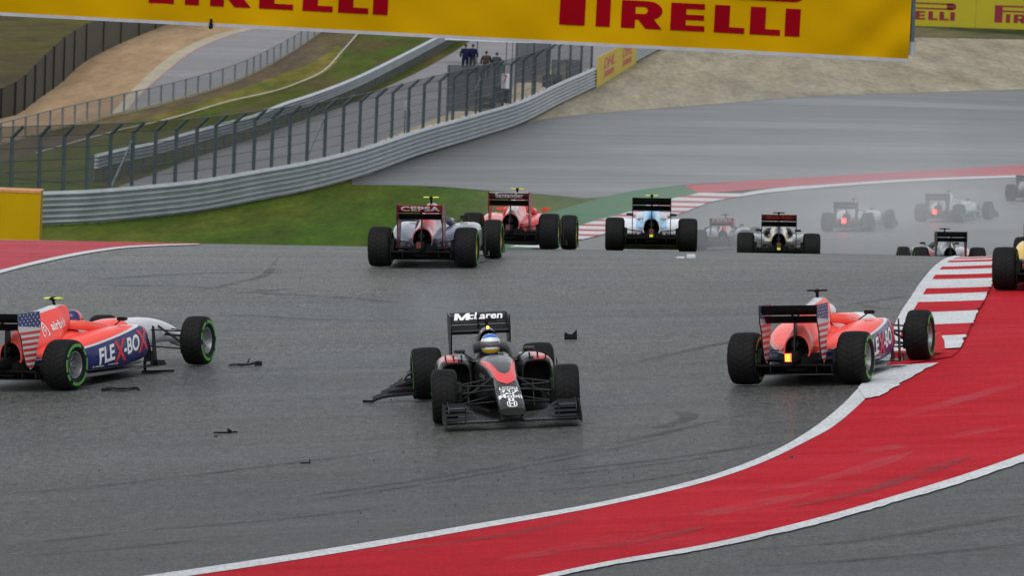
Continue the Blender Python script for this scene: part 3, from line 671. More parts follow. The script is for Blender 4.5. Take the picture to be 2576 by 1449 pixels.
def part(key, name, fn, mats, parent, loc=None):
    """a part that shares its mesh with the same part of the other cars but wears its own paint"""
    me = cached(key, fn); mats = mats if isinstance(mats, (list, tuple)) else [mats]
    while len(me.materials) < len(mats): me.materials.append(None)
    o = bpy.data.objects.new(name, me); COL.objects.link(o); o.parent = parent
    for i, m in enumerate(mats): o.material_slots[i].link = 'OBJECT'; o.material_slots[i].material = m
    if loc is not None: o.location = loc
    return o

def tyre_mb(w):
    h = w / 2; p = [(.78, .180), (.90, .186), (.985, .212), (1.0, .245), (.985, .275), (.94, .300), (.86, .318), (.74, .327), (.5, .332), (.2, .3345)]
    prof = [(-a * h, r) for a, r in p] + [(a * h, r) for a, r in p[::-1]]
    return lathe(MB(), prof, 52)
def band_mb(w, s):
    mb = MB(); h = w / 2
    if True:
        for a0, a1 in ((8, 98), (106, 142), (150, 172), (188, 278), (286, 322), (330, 352)):
            n = max(3, int((a1 - a0) / 6)); ring = []
            for r, q in ((.238, 1.004), (.262, 1.004), (.279, .992)):
                ring.append([(s * (q * h + .0015), r * math.cos(R(a0 + (a1 - a0) * i / n)), r * math.sin(R(a0 + (a1 - a0) * i / n))) for i in range(n + 1)])
            mb.rings(ring, closed=False)
    return mb
def rim_mb(w, s):
    """s = +1: the outer face looks to +x"""
    h = w / 2; mb = MB()
    lathe(mb, [(s * a * h, r) for a, r in ((.80, .183), (.86, .180), (.86, .168), (.74, .160), (.35, .152), (.22, .140), (.20, .10), (.30, .05), (.30, .0))], 40)
    lathe(mb, [(-s * .8 * h, .183), (-s * .8 * h, .165), (-s * .2 * h, .155)], 40)
    for i in range(10):
        a = 2 * math.pi * i / 10; c, sn = math.cos(a), math.sin(a)
        mb.tube((s * .34 * h, .045 * c, .045 * sn), (s * .42 * h, .157 * c, .157 * sn), .009, 6)
    lathe(mb, [(s * .30 * h, .034), (s * .52 * h, .030), (s * .54 * h, .0)], 12)
    return mb
def drum_mb(w, s):
    h = w / 2; return lathe(MB(), [(s * .1 * h, .0), (s * .1 * h, .145), (-s * 1.15 * h, .14), (-s * 1.15 * h, .0)], 24)

def plate(mb, x0, x1, pts, th, mi=0, x_in=None):
    """wing element: section line (y,z) from nose to tail, thickened, spanning x0..x1"""
    P = spline(pts, 10); t = np.gradient(P, axis=0); t /= np.linalg.norm(t, axis=1)[:, None]; n = np.stack([-t[:, 1], t[:, 0]], 1)
    prof = th * np.sin(np.pi * np.clip(np.linspace(.06, 1, 10) ** .6, 0, 1)) * .5 + .002
    up, dn = P + n * prof[:, None], P - n * prof[:, None]
    loop = [tuple(p) for p in up] + [tuple(p) for p in dn[::-1]]
    rs = [[(x, y, z) for y, z in loop] for x in (x0, x1)]
    mb.rings(rs, cap0=True, cap1=True, mi=mi); return mb

def chassis_mb(nose):
    st_ = {'wide': [(4.50, .155, .150, .235), (4.42, .165, .155, .275), (4.2, .168, .20, .34), (4.0, .168, .235, .395), (3.6, .178, .27, .51)],
           'slim': [(4.62, .055, .165, .215), (4.55, .075, .16, .24), (4.3, .10, .185, .31), (4.0, .135, .245, .455), (3.6, .17, .26, .575)]}[nose]
    st_ = st_ + [(3.2, .20, .225, .60 if nose == 'wide' else .635), (2.8, .235, .14, .655), (2.4, .275, .06, .675), (2.1, .30, .05, .65), (1.9, .32, .05, .60), (1.5, .335, .05, .585), (1.15, .34, .05, .60), (.8, .31, .06, .56), (.4, .24, .08, .48)]
    return loft(MB(), [(y, hw, zb, zt, 3.4, .16 if y < 3.8 else .08, 0) for y, hw, zb, zt in st_], 56, 28, 'cap', 'cap')
def cover_mb(kind):
    if kind == 'tall':   # spine stays high, then drops away
        st_ = [(1.14, .135, .60, .955, 2.6, .15), (1.0, .16, .50, .965, 2.6, .35), (.75, .28, .36, .955, 2.2, .68), (.45, .27, .30, .92, 2.0, .80), (.2, .26, .28, .865, 2.0, .84), (.05, .24, .27, .76, 2.0, .8), (-.08, .23, .24, .64, 2.2, .45), (-.2, .20, .22, .56, 2.4, .3)]
    elif kind == 'squat':
        st_ = [(1.14, .135, .58, .885, 2.4, .2), (1.0, .16, .50, .895, 2.6, .35), (.75, .28, .36, .87, 2.2, .68), (.45, .28, .30, .80, 2.0, .76), (.2, .27, .28, .71, 2.0, .72), (0, .24, .26, .63, 2.0, .6), (-.2, .20, .22, .55, 2.4, .3)]
    else:
        st_ = [(1.14, .135, .60, .955, 2.6, .15), (1.0, .16, .50, .96, 2.6, .35), (.75, .28, .36, .93, 2.2, .68), (.45, .27, .30, .85, 2.0, .76), (.2, .26, .28, .75, 2.0, .72), (0, .24, .25, .65, 2.0, .6), (-.2, .20, .22, .57, 2.4, .3)]
    return loft(MB(), [(*s, 0) for s in st_], 44, 28, 'inlet', 'exit')
def pod_mb(s):
    st_ = [(2.24, .20, .22, .59, .50), (2.16, .22, .17, .618, .51), (1.92, .25, .12, .628, .49), (1.5, .27, .08, .615, .46), (1.0, .28, .075, .565, .40), (.6, .25, .075, .50, .32), (.25, .18, .12, .43, .22), (.05, .13, .20, .39, .15)]
    return loft(MB(), [(y, hw, zb, zt, 3.6, .10, cx) for y, hw, zb, zt, cx in st_], 44, 28, 'inlet', 'cap', s)
def floor_mb():
    mb = MB(); mb.prism([(-.16, 2.95), (.16, 2.95), (.30, 2.3), (.66, 2.1), (.71, 1.9), (.71, .55), (.52, .2), (.50, -.1), (-.50, -.1), (-.52, .2), (-.71, .55), (-.71, 1.9), (-.66, 2.1), (-.30, 2.3)], .035, .062, 2)
    return mb
def diffuser_mb():
    mb = MB(); mb.add([(-.5, -.1, .05), (.5, -.1, .05), (.5, -.40, .17), (-.5, -.40, .17), (-.5, -.1, .075), (.5, -.1, .075), (.5, -.40, .195), (-.5, -.40, .195)], [(0,1,2,3),(4,7,6,5),(0,4,5,1),(1,5,6,2),(2,6,7,3),(3,7,4,0)])
    for x in (-.5, -.30, .30, .5): mb.prism([(-.1, .07), (-.41, .09), (-.41, .19), (-.1, .075)], x - .006, x + .006, 0)
    return mb
def gearbox_mb():
    mb = MB(); loft(mb, [(.3, .14, .10, .42, 3, .2, 0), (0, .12, .12, .40, 3, .2, 0), (-.3, .075, .20, .34, 3, .1, 0), (-.655, .05, .20, .325, 3, 0, 0)], 16, 20, 'cap', 'cap'); 
    loft(mb, [(.75, .50, .06, .20, 3, .1, 0), (.4, .44, .06, .30, 3, .2, 0), (.1, .33, .06, .33, 3, .3, 0), (-.2, .24, .08, .31, 3, .3, 0), (-.3, .16, .10, .28, 3, .2, 0)], 14, 20, 'cap', 'cap'); mb.tube((0, .1, .43), (0, -.30, .445), .05, 14); mb.prism([(-.28, .22), (-.5, .24), (-.5, .33), (-.28, .36)], -.06, .06, 0)
    return mb
def front_wing_mb():
    mb = MB(); plate(mb, -.82, .82, [(4.58, .085), (4.46, .095), (4.34, .09)], .022)
    return mb
def flap_mb(i, s):
    mb = MB(); y, z = 4.37 - i * .085, .098 + i * .046; x0 = .24 + .035 * i; rs = []
    for x in np.linspace(x0, .805, 14):
        t = (x - x0) / (.80 - x0); g = min(1, t / .55); g = g * g * (3 - 2 * g); zz = .085 + (z - .085) * (.25 + .75 * g); h = .006 + .016 * g
        ring = [(s * x, y, zz), (s * x, y - .035, zz + h * .35 + .005), (s * x, y - .07, zz + h + .003), (s * x, y - .07, zz + h - .003), (s * x, y - .035, zz + h * .35 - .005)]
        rs.append(ring)
    mb.rings(rs, cap0=True, cap1=True); return mb
def fw_end_mb(s):
    x = s * .815; return MB().prism([(4.62, .045), (4.02, .045), (4.02, .20), (4.12, .29), (4.34, .285), (4.60, .15)], x - .008, x + .008, 0)
def cascade_mb(s):
    mb = MB(); plate(mb, *sorted((s * .56, s * .77)), [(4.44, .235), (4.36, .25), (4.28, .295)], .012); mb.prism([(4.44, .12), (4.28, .17), (4.28, .305), (4.42, .25)], s * .56 - .005, s * .56 + .005, 0)
    mb.prism([(4.46, .20), (4.26, .23), (4.26, .315), (4.42, .27)], s * .77 - .005, s * .77 + .005, 0)
    return mb
def fw_pillar_mb(s): return MB().prism([(4.48, .09), (4.18, .09), (4.12, .24), (4.42, .24)], s * .115 - .009, s * .115 + .009, 0)
def rw_main_mb(): return plate(MB(), -.365, .365, [(-.10, .760), (-.19, .725), (-.31, .735), (-.40, .805)], .035)
def rw_flap_mb(): return plate(MB(), -.365, .365, [(-.395, .825), (-.45, .84), (-.52, .885), (-.57, .95)], .018)
def rw_end_mb(s):
    x = s * .373; mb = MB().prism([(-.61, .955), (-.06, .955), (-.03, .80), (-.06, .66), (-.14, .50), (-.17, .36), (-.24, .24), (-.33, .20), (-.43, .28), (-.50, .45), (-.53, .62), (-.61, .74)], x - .008, x + .008, 0); mb.mi = [0, 0] + [1] * (len(mb.f) - 2); return mb
def rw_pillar_mb():
    mb = MB(); mb.prism([(-.18, .36), (-.34, .36), (-.30, .78), (-.20, .78)], -.010, .010, 0); return mb
def bolt_mb(): return MB().tube((0, -.36, .80), (0, -.50, .92), .014, 8).tube((0, -.34, .79), (0, -.40, .80), .02, 8)
def arms_front_mb(s, pair):
    mb = MB(); hub = (s * .62, 3.5)
    if pair == 0: mb.tube((s * .17, 3.22, .50), (*hub, .45), .022, 8, flat=.45); mb.tube((s * .17, 3.80, .46), (*hub, .45), .022, 8, flat=.45)
    elif pair == 1: mb.tube((s * .16, 3.16, .28), (*hub, .21), .024, 8, flat=.45); mb.tube((s * .15, 3.80, .27), (*hub, .21), .024, 8, flat=.45)
    else: mb.tube((s * .15, 3.45, .53), (*hub, .22), .017, 8); mb.tube((s * .16, 3.62, .40), (s * .62, 3.64, .36), .017, 8)
    return mb
def arms_rear_mb(s, pair):
    mb = MB()
    if pair == 0: mb.tube((s * .10, .30, .40), (s * .56, 0, .44), .014, 8, flat=.6); mb.tube((s * .08, -.20, .38), (s * .56, 0, .44), .014, 8, flat=.6)
    elif pair == 1: mb.tube((s * .12, .35, .20), (s * .56, 0, .20), .016, 8, flat=.6); mb.tube((s * .09, -.22, .22), (s * .56, -.02, .20), .016, 8, flat=.6)
    else: mb.tube((s * .1, 0, .30), (s * .56, 0, .33), .032, 10); mb.tube((s * .13, .12, .44), (s * .56, .02, .22), .012, 8)
    return mb
def surround_mb():
    mb = MB()
    pts = [(.255, 1.98, .605), (.270, 1.85, .640), (.272, 1.65, .675), (.262, 1.45, .705), (.225, 1.30, .73), (.12, 1.20, .745)]
    full = pts + [(-x, y, z) for x, y, z in pts[::-1]]
    C = spline(full, 44); rs = []
    for i, c in enumerate(C):
        t = C[min(i + 1, 43)] - C[max(i - 1, 0)]; t = Vector(t).normalized(); sd = t.cross(Vector((0, 0, 1))).normalized(); e = min(i, 43 - i)
        w, h = (.055 if e > 5 else .03 + .005 * e), (.065 if e > 5 else .02 + .009 * e); ring = []
        for k in range(12):
            a = 2 * math.pi * k / 12; ca, sa = math.cos(a), math.sin(a)
            ring.append(tuple(Vector(c) + sd * (w * math.copysign(abs(ca) ** .6, ca)) + Vector((0, 0, 1)) * (h * math.copysign(abs(sa) ** .6, sa) - h)))
        rs.append(ring)
    mb.rings(rs, cap0=True, cap1=True); return mb
def mirror_mb(s):
    mb = MB(); loft(mb, [(2.09, .035, .69, .718, 3, 0, s * .43), (2.03, .068, .680, .730, 3.5, 0, s * .43), (1.98, .072, .678, .732, 4, 0, s * .43)], 8, 16, 'cap', 'cap')
    mb.tube((s * .40, 2.03, .69), (s * .27, 2.04, .60), .009, 8); return mb
def tcam_mb():
    mb = MB(); mb.tube((0, .97, .94), (0, .93, 1.03), .022, 10, .018); loft(mb, [(1.02, .02, 1.03, 1.065, 2, 0, 0), (.95, .035, 1.02, 1.075, 2, 0, 0), (.86, .02, 1.03, 1.065, 2, 0, 0)], 8, 12, 'cap', 'cap')
    return mb
def tcam_wing_mb(s): return plate(MB(), *sorted((s * .03, s * .125)), [(.985, 1.05), (.94, 1.052), (.89, 1.05)], .022)
def vane_mb(s, k):
    mb = MB()
    if k == 0: mb.prism([(2.37, .05), (2.25, .05), (2.26, .60), (2.31, .58)], s * .745 - .006, s * .745 + .006, 0)
    elif k == 1: mb.prism([(2.86, .07), (2.62, .07), (2.60, .36), (2.74, .38)], s * .40 - .006, s * .40 + .006, 0)
    elif k == 2: mb.prism([(2.62, .06), (2.44, .06), (2.45, .24), (2.56, .22)], s * .60 - .006, s * .60 + .006, 0)
    else: mb.prism([(2.52, .05), (2.28, .05), (2.26, .14), (2.46, .12)], s * .80 - .006, s * .80 + .006, 0); mb.box((min(s * .62, s * .80), 2.1, .05), (max(s * .62, s * .80), 2.5, .064))
    return mb
def duct_rear_mb(s): return MB().prism([(.22, .12), (-.2, .12), (-.24, .3), (-.16, .46), (.16, .46), (.24, .3)], *sorted((s * .47, s * .55)), 0)

def car_matrix(x, y, psi):
    f2 = np.array([math.sin(R(psi)), math.cos(R(psi))]); r2 = np.array([f2[1], -f2[0]])
    T = lambda p: float(terrain(p[0], p[1]))
    c = np.array([x, y]); m = c + f2 * 1.75
    fz = (T(c + f2 * 3.5) - T(c)) / 3.5; rz = (T(m + r2 * .7) - T(m - r2 * .7)) / 1.4
    f = Vector((f2[0], f2[1], fz)).normalized(); r = Vector((r2[0], r2[1], rz)); u = r.cross(f).normalized(); r = f.cross(u).normalized()
    mt = Matrix((r, f, u)).transposed().to_4x4(); mt.translation = (x, y, T(c) + .020); return mt

def racing_car(name, label, x, y, psi, L, steer=0.0, tip=None, lamp=False, nose='slim', cover='low', rim=None, wing=True, group='racing cars on the track'):
    root = empty(name); root.matrix_world = car_matrix(x, y, psi); tag(root, label, 'racing car', group)
    body, ep, flap, rimm = L['body'], L.get('endplate', M_CARBON), L.get('flap', M_CARBON), rim or M_RIMD
    ch = part('chassis_' + nose, 'chassis', lambda: chassis_mb(nose), L.get('chassis', body), root)
    ec = part('cover_' + cover, 'engine_cover', lambda: cover_mb(cover), [L.get('cover', body), M_HOLE], root)
    pods = {}
    for s in (-1, 1): pods[s] = part('pod%d' % s, 'sidepod', lambda: pod_mb(s), [L.get('pod', body), M_HOLE], root)
    part('floor', 'floor', floor_mb, L.get('floor', M_CARBON), root); part('diffuser', 'diffuser', diffuser_mb, M_BLACK, root)
    gb = part('gearbox', 'gearbox', gearbox_mb, M_BLACK, root)
    sur = part('surround', 'cockpit_surround', surround_mb, L.get('surround', body), root)
    fw = part('front_wing', 'front_wing', front_wing_mb, L.get('wing', M_CARBON), root) if wing else None
    if wing:
        for s in (-1, 1):
            for i in range(4): part('flap%d%d' % (i, s), 'front_wing_flap', lambda: flap_mb(i, s), L.get('wing', M_CARBON), fw)
            part('fwend%d' % s, 'front_wing_endplate', lambda: fw_end_mb(s), L.get('fw_end', M_CARBON), fw)
            part('casc%d' % s, 'front_wing_cascade', lambda: cascade_mb(s), L.get('wing', M_CARBON), fw)
            part('fwpil%d' % s, 'front_wing_pillar', lambda: fw_pillar_mb(s), L.get('wing', M_CARBON), fw)
    rw = part('rw_main', 'rear_wing', rw_main_mb, M_CARBON, root)
    fl = part('rw_flap', 'rear_wing_flap', rw_flap_mb, flap, rw); part('bolt', 'flap_actuator', bolt_mb, M_BLACK, rw); part('rw_pillar', 'rear_wing_pillar', rw_pillar_mb, M_CARBON, rw)
    eps = {s: part('rw_end%d' % s, 'rear_wing_endplate', lambda: rw_end_mb(s), [ep, L.get('end_rim', M_CARBON)], rw) for s in (-1, 1)}
    for s in (-1, 1):
        for q in range(3): part('af%d%d' % (s, q), 'front_suspension_arm', lambda: arms_front_mb(s, q), M_CARBON, root); part('ar%d%d' % (s, q), 'rear_suspension_arm', lambda: arms_rear_mb(s, q), M_CARBON, root)
        part('mirror%d' % s, 'mirror', lambda: mirror_mb(s), L.get('mirror', M_CARBON), root)
        for q in range(4): part('vane%d%d' % (s, q), 'turning_vane', lambda: vane_mb(s, q), M_CARBON, root)
        part('ductf%d' % s, 'brake_duct', lambda: MB().prism([(3.72, .16), (3.36, .16), (3.34, .42), (3.46, .50), (3.66, .50), (3.74, .40)], *sorted((s * .545, s * .60)), 0), M_BLACK, root)
        part('ductr%d' % s, 'brake_duct', lambda: duct_rear_mb(s), M_BLACK, root)
    tc = part('tcam', 'roof_camera', tcam_mb, M_BLACK, root)
    for s in (-1, 1): part('tcw%d' % s, 'camera_fin', lambda: tcam_wing_mb(s), tip or M_BLACK, tc)
    if cover == 'squat': tc.location.z = -.065
    lp = box_obj('rain_light', (-.038, -.675, .245) if lamp != 2 else (-.06, -.675, .225), (.038, -.655, .345) if lamp != 2 else (.06, -.655, .365), (M_LAMPF if lamp == 2 else M_LAMP) if lamp else plain('unlit_lamp', (.10, .012, .012), .3), root)
    if lamp == 1:
        for i in range(3):
            for j in range(5): MB().box((-.034 + i * .0235, -.679, .251 + j * .0185), (-.034 + i * .0235 + .012, -.6752, .251 + j * .0185 + .013)).build('rain_light_diode', M_LAMPC, lp)
    if L.get('tail'): box_obj('tail_marker', (-.035, -.672, .185), (.035, -.652, .235), M_YEL, root)
    for ax, w, yy in (('rear', .375, 0.0), ('front', .31, 3.5)):
        for s in (-1, 1):
            wh = empty('wheel', (s * (.9 - w / 2), yy, .333), root)
            wh.rotation_euler = (R(random.uniform(0, 360)), 0, 0) if ax == 'rear' else (0, 0, R(steer))
            part('tyre' + ax, 'tyre', lambda: tyre_mb(w), M_TYRE, wh); [part('band%s%d' % (ax, q), 'sidewall_band', lambda: band_mb(w, q), M_BAND, wh) for q in (-1, 1)]
            part('rim%s%d' % (ax, s), 'rim', lambda: rim_mb(w, s), rimm, wh); part('drum%s%d' % (ax, s), 'brake_drum', lambda: drum_mb(w, s), M_BLACK, wh)
    return dict(root=root, chassis=ch, cover=ec, pods=pods, flap=fl, ends=eps, rw=rw, fw=fw, tcam=tc, surround=sur)

def set_rake(car):
    """racing cars stand tail-up: lift and pitch everything carried by the springs"""
    m = Matrix.Translation((0, 0, .085)) @ Matrix.Rotation(-R(.95), 4, 'X')
    for o in car['root'].children:
        if o.name.split('.')[0] not in ('wheel', 'front_suspension_arm', 'rear_suspension_arm', 'brake_duct'): o.matrix_basis = m @ o.matrix_basis
# driver: helmet and shoulders of a seated figure, one continuous body with arms to the wheel
def skin_mesh(name, verts, edges, radii, levels=2):
    me = bpy.data.meshes.new(name); me.from_pydata(verts, edges, []); o = bpy.data.objects.new(name, me); COL.objects.link(o)
    md = o.modifiers.new('s', 'SKIN'); sub = o.modifiers.new('d', 'SUBSURF'); sub.levels = sub.render_levels = levels
    for i, r_ in enumerate(radii):
        sv = me.skin_vertices[0].data[i]; sv.radius = (r_, r_) if isinstance(r_, (int, float)) else r_; sv.use_root = (i == 0)
    dg = bpy.context.evaluated_depsgraph_get(); m2 = bpy.data.meshes.new_from_object(o.evaluated_get(dg))
    COL.objects.unlink(o); bpy.data.objects.remove(o)
    m2.polygons.foreach_set('use_smooth', [True] * len(m2.polygons)); return m2
def driver(car, label, suit, helm, visor):
    root = empty('person'); root.matrix_world = car['root'].matrix_world @ Matrix.Translation((0, 0, .062)); tag(root, label, 'person', 'drivers')
    if 'driver_body' not in CACHE:
        V = [(0, 1.30, .22), (0, 1.34, .38), (0, 1.38, .50), (0, 1.40, .60), (.17, 1.42, .50), (.24, 1.62, .40), (.13, 1.88, .50), (-.17, 1.42, .50), (-.24, 1.62, .40), (-.13, 1.88, .50)]
        E_ = [(0, 1), (1, 2), (2, 3), (2, 4), (4, 5), (5, 6), (2, 7), (7, 8), (8, 9)]
        CACHE['driver_body'] = skin_mesh('driver_body', V, E_, [.13, .15, .14, .07, .075, .06, .04, .075, .06, .04])
    me = CACHE['driver_body'].copy(); me.materials.append(suit); b = bpy.data.objects.new('body', me); COL.objects.link(b); b.parent = root
    def helmet():
        mb = MB(); rs = []
        for i in range(17):
            a = math.pi * i / 16; z = .125 * math.cos(a); r_ = .122 * math.sin(a) ** .85
            rs.append([(r_ * .93 * math.cos(t), r_ * 1.12 * math.sin(t) + .012 * (1 if z < -.02 else .3), z * (1.0 if z > 0 else 1.05)) for t in np.linspace(0, 2 * math.pi, 28, endpoint=False)])
        mb.rings(rs); return mb
    def vis():
        mb = MB(); rs = []
        for z in np.linspace(-.035, .042, 6):
            r_ = .122 * math.sqrt(max(0, 1 - (z / .125) ** 2)) ** .85 + .004
            rs.append([(r_ * .93 * math.sin(t), r_ * 1.12 * math.cos(t) + .006, z) for t in np.linspace(-1.35, 1.35, 20)])
        mb.rings(rs, closed=False); return mb
    h = part('helmet', 'helmet', helmet, helm, root, (0, 1.44, .72)); h.scale = (1.1, 1.1, 1.1); part('visor', 'visor', vis, visor, h)
    return root

# --- liveries
def livery_orange(nm):
    OR, BL, WH, GR = (.88, .085, .065), (.012, .016, .12), (.62, .64, .66), (.16, .17, .18)
    zs = [(WH, [(0, 1, 0, -2.75)]), (WH, [(0, -.12, 1, -.81), (0, -1, 0, .98), (0, 1, 0, .12)])]
    cov = paint(nm + '_cover', OR, [(WH, [(0, -.13, 1, -.815), (0, -1, 0, 1.2)]), ((.30, .32, .35), [(0, -.13, 1, -.855), (0, -1, 0, .85)])], .34)
    ch = paint(nm + '_chassis', OR, [(WH, [(0, 1, .8, -3.02)]), (BL, [(0, 0, -1, .22), (0, -1, 0, 3.0)])], .32)
    pod = paint(nm + '_pod', OR, [(WH, [(1, 0, 0, -.2), (0, .155, -1, .315)]), (BL, [(1, 0, 0, -.2), (0, .155, -1, .288)]), (GR, [(0, 0, -1, .115)])], .32)
    return dict(body=ch, cover=cov, pod=pod, chassis=ch, surround=paint(nm + '_surround', (.80, .10, .07), []), endplate=paint(nm + '_endplate', (.62, .63, .65), []), fw_end=paint(nm + '_fwend', (.75, .03, .03), []), mirror=M_CARBON, floor=plain('grey_floor_edge', (.10, .105, .11), .5))
STAR = None
def flag_print(car, s):
    """stars and stripes on the outer and inner faces of a rear wing endplate"""
    mbr, mbb, mbw = [], [], []
    x = s * .373
    outline = [(-.61, .955), (-.06, .955), (-.03, .80), (-.06, .66), (-.14, .50), (-.17, .36), (-.24, .24), (-.33, .20), (-.43, .28), (-.50, .45), (-.53, .62), (-.61, .74)]
    def span(z):
        ys = []
        for (a, b), (c, d) in zip(outline, outline[1:] + outline[:1]):
            if (b - z) * (d - z) < 0: ys.append(a + (c - a) * (z - b) / (d - b))
        return min(ys) + .004, max(ys) - .004
    rw = car['rw']
    for face in (-1, 1):
        xf = x + face * .0095
        m = MB()
        lo, hi = .74, .954; zs = np.linspace(lo, hi, 5)
        for a, b in zip(zs[:-1], zs[1:]):
            (p, q), (r_, t_) = span(a), span(min(b, .9545)); m.add([(xf, p, a), (xf, q, a), (xf, t_, b), (xf, r_, b)], [(0, 1, 2, 3)])
        canton = m.build('flag_canton', plain('flag_blue', (.02, .03, .16), .4, 0, .4), rw)
        m = MB(); z = .735; sl = .05
        for i in range(7):
            a, b = .705 - i * .074, .705 - i * .074 - .038
            if b < .225: b = .225
            (p, q), (r_, t_) = span(a), span(b)
            m.add([(xf, p, a), (xf, q, a), (xf, t_, b), (xf, r_, b)], [(0, 1, 2, 3)])
            if b == .225: break
        m.build('flag_stripes', plain('flag_red', (.62, .035, .03), .4, 0, .4), rw)
        m = MB(); k = 0
        for zi in range(5):
            for yi in range(6):
                yy, zz = -.565 + yi * .098 + (.049 if zi % 2 else 0), .762 + zi * .042
                p, q = span(zz)
                if yy < p + .02 or yy > q - .02: continue
                pts = [(xf + face * .0015, yy + (.017 if j % 2 == 0 else .007) * math.sin(j * math.pi / 5), zz + (.017 if j % 2 == 0 else .007) * math.cos(j * math.pi / 5)) for j in range(10)]
                m.add(pts, [tuple(range(10))])
        m.build('flag_stars', M_LETW, canton)['kind'] = 'stuff'

L1, L2 = livery_orange('orange'), livery_orange('orange')
T_FLEX1, T_FLEX2, T_FLEX3 = [text_shape(t, .34, .010, 0, 1.0, .82) for t in ('FLE', 'X', '-BO')]
T_AIR = text_shape('airbnb', .19, .004)
def sponsor_orange(car):
    root = car['root']
    for s in (1,):
        bv = bvh_of(car['pods'][s]); U, V, D = (0, s, 0), (0, .0, 1), (-s, 0, 0)
        U = Vector((0, .985, .15))
        decal('lettering', T_FLEX1, (s * .8, 1.14, .285), U, (0, 0, 1), D, bv, M_LETW, root, .86, .005, .06)
        decal('lettering', T_FLEX2, (s * .8, 1.44, .305), U, (0, 0, 1), D, bv, M_LETR, root, 1.2, .006, .06)
        decal('lettering', T_FLEX3, (s * .8, 1.735, .372), U, (0, 0, 1), D, bv, M_LETW, root, .86, .005, .06)
        decal('lettering', T_FLEX2, (s * .8, 2.03, .41), U, (0, 0, 1), D, bv, M_LETR, root, 1.2, .006, .06)
        tiny = poly_shape([rect(-.10, -.008, .10, .008), rect(-.15, -.012, -.125, .012)])
        for yy, zz in ((.65, .135), (1.0, .145), (1.32, .155)): decal('small_print', tiny, (s * .8, yy, zz), (0, 1, 0), (0, 0, 1), D, bv, M_LETW, root, .9, .005, .06)
        bc = bvh_of(car['cover'], car['surround'])
        decal('lettering', T_AIR, (s * .6, .80, .715), (0, .99, .10), (0, -.1, 1), D, bc, M_LETW, root, .82, .006, .03)
        loop = []
        outer = [(-.055, -.10), (-.09, -.075), (-.085, -.03), (-.03, .10), (0, .13), (.03, .10), (.085, -.03), (.09, -.075), (.055, -.10), (.0, -.045)]
        ring_o = spline(outer + [outer[0]], 40); ring_i = ring_o * .78
        polys = [[tuple(ring_o[i]), tuple(ring_o[i+1]), tuple(ring_i[i+1]), tuple(ring_i[i])] for i in range(39)]
        ey = [(.035 * math.cos(a), .02 + .045 * math.sin(a)) for a in np.linspace(0, 2 * math.pi, 17)]
        polys += [[ey[i], ey[i+1], (ey[i+1][0] * .6, .02 + (ey[i+1][1] - .02) * .6), (ey[i][0] * .6, .02 + (ey[i][1] - .02) * .6)] for i in range(16)]
        decal('emblem', poly_shape(polys), (s * .6, .46, .66), (0, .99, .10), (0, -.1, 1), D, bc, M_LETW, root, .85, .006, .03)
    for s in (-1, 1): flag_print(car, s)

def hitxy(u, v, ymin=30): h = hit(u, v, ymin); return h[0], h[1]
# 1 orange car leaving the frame at the left
c_l = racing_car('racing_car', 'orange and blue racing car cut by the left frame edge, yellow camera fins', -6.46, 86.7, 26.6, L1, 8, M_YEL, False, 'slim', 'tall', M_RIM, wing=False); sponsor_orange(c_l)
dv = driver(c_l, 'driver in an orange and blue helmet in the left orange car', plain('race_suit_blue', (.03, .04, .15), .7), paint('helmet_orange', (.75, .10, .06), [((.02, .02, .12), [(0, -1, 0, -.01), (0, 0, 1, -.0)])], .2), plain('smoke_visor', (.02, .02, .03), .12, 0, .5))
# 2 orange car riding the kerb
x_, y_ = hitxy(2016, 970)
c_r = racing_car('racing_car', 'orange and blue racing car with lit red rain light riding the right kerb', x_, y_, 16.3, L2, 2, None, True, 'slim', 'tall', M_RIM); sponsor_orange(c_r)
driver(c_r, 'driver in a white and red helmet in the orange car on the kerb', plain('race_suit_blue', (.03, .04, .15), .7), paint('helmet_white_red', (.6, .6, .6), [((.6, .05, .04), [(0, 0, -1, .02)])], .2), plain('smoke_visor', (.02, .02, .03), .12, 0, .5))

# 3 black car facing the camera
BK = paint('graphite', (.013, .0135, .0145), [((.55, .04, .045), [(1, 0, 0, -.47), (0, 0, 1, -.595)])], .26, .45, .1)
LK = dict(body=BK, wing=plain('gloss_carbon', (.004, .004, .005), .26, 0, .1, .2, 10), endplate=M_CARBON, surround=plain('grey_headrest', (.075, .078, .082), .5))
psi = 175.0; fx, fy = hitxy(1274, 1064); rx_, ry_ = fx - 3.5 * math.sin(R(psi)), fy - 3.5 * math.cos(R(psi))
c_b = racing_car('racing_car', 'black racing car facing the camera with a red V on its nose', rx_, ry_, psi, LK, -4, None, False, 'wide', 'squat', M_RIMD)
driver(c_b, 'driver in a blue, white and yellow helmet in the black car', plain('race_suit_black', (.03, .03, .032), .7), paint('helmet_blue_white', (.66, .68, .70), [((.03, .16, .48), [(0, -.30, 1, -.055)]), ((.62, .42, .01), [(0, 0, -1, -.045)]), ((.12, .10, .35), [(0, 0, -1, -.09)])], .2), plain('grey_visor', (.10, .10, .105), .10, .3, .5))
bv = bvh_of(c_b['chassis']); rt = c_b['root']; DN = (0, 0, -1)
vo = [(0, 3.80), (.08, 3.72), (.128, 3.5), (.148, 3.2), (.175, 2.9), (.21, 2.45)]; vi = [(0, 3.47), (.06, 3.38), (.09, 3.22), (.118, 2.97), (.152, 2.72), (.198, 2.40)]
o_, i_ = spline(vo, 24), spline(vi, 24); pol = []
for s in (-1, 1): pol += [[(s * a[0], a[1]), (s * b[0], b[1]), (s * d[0], d[1]), (s * c[0], c[1])] for a, b, c, d in zip(o_[:-1], o_[1:], i_[:-1], i_[1:])]
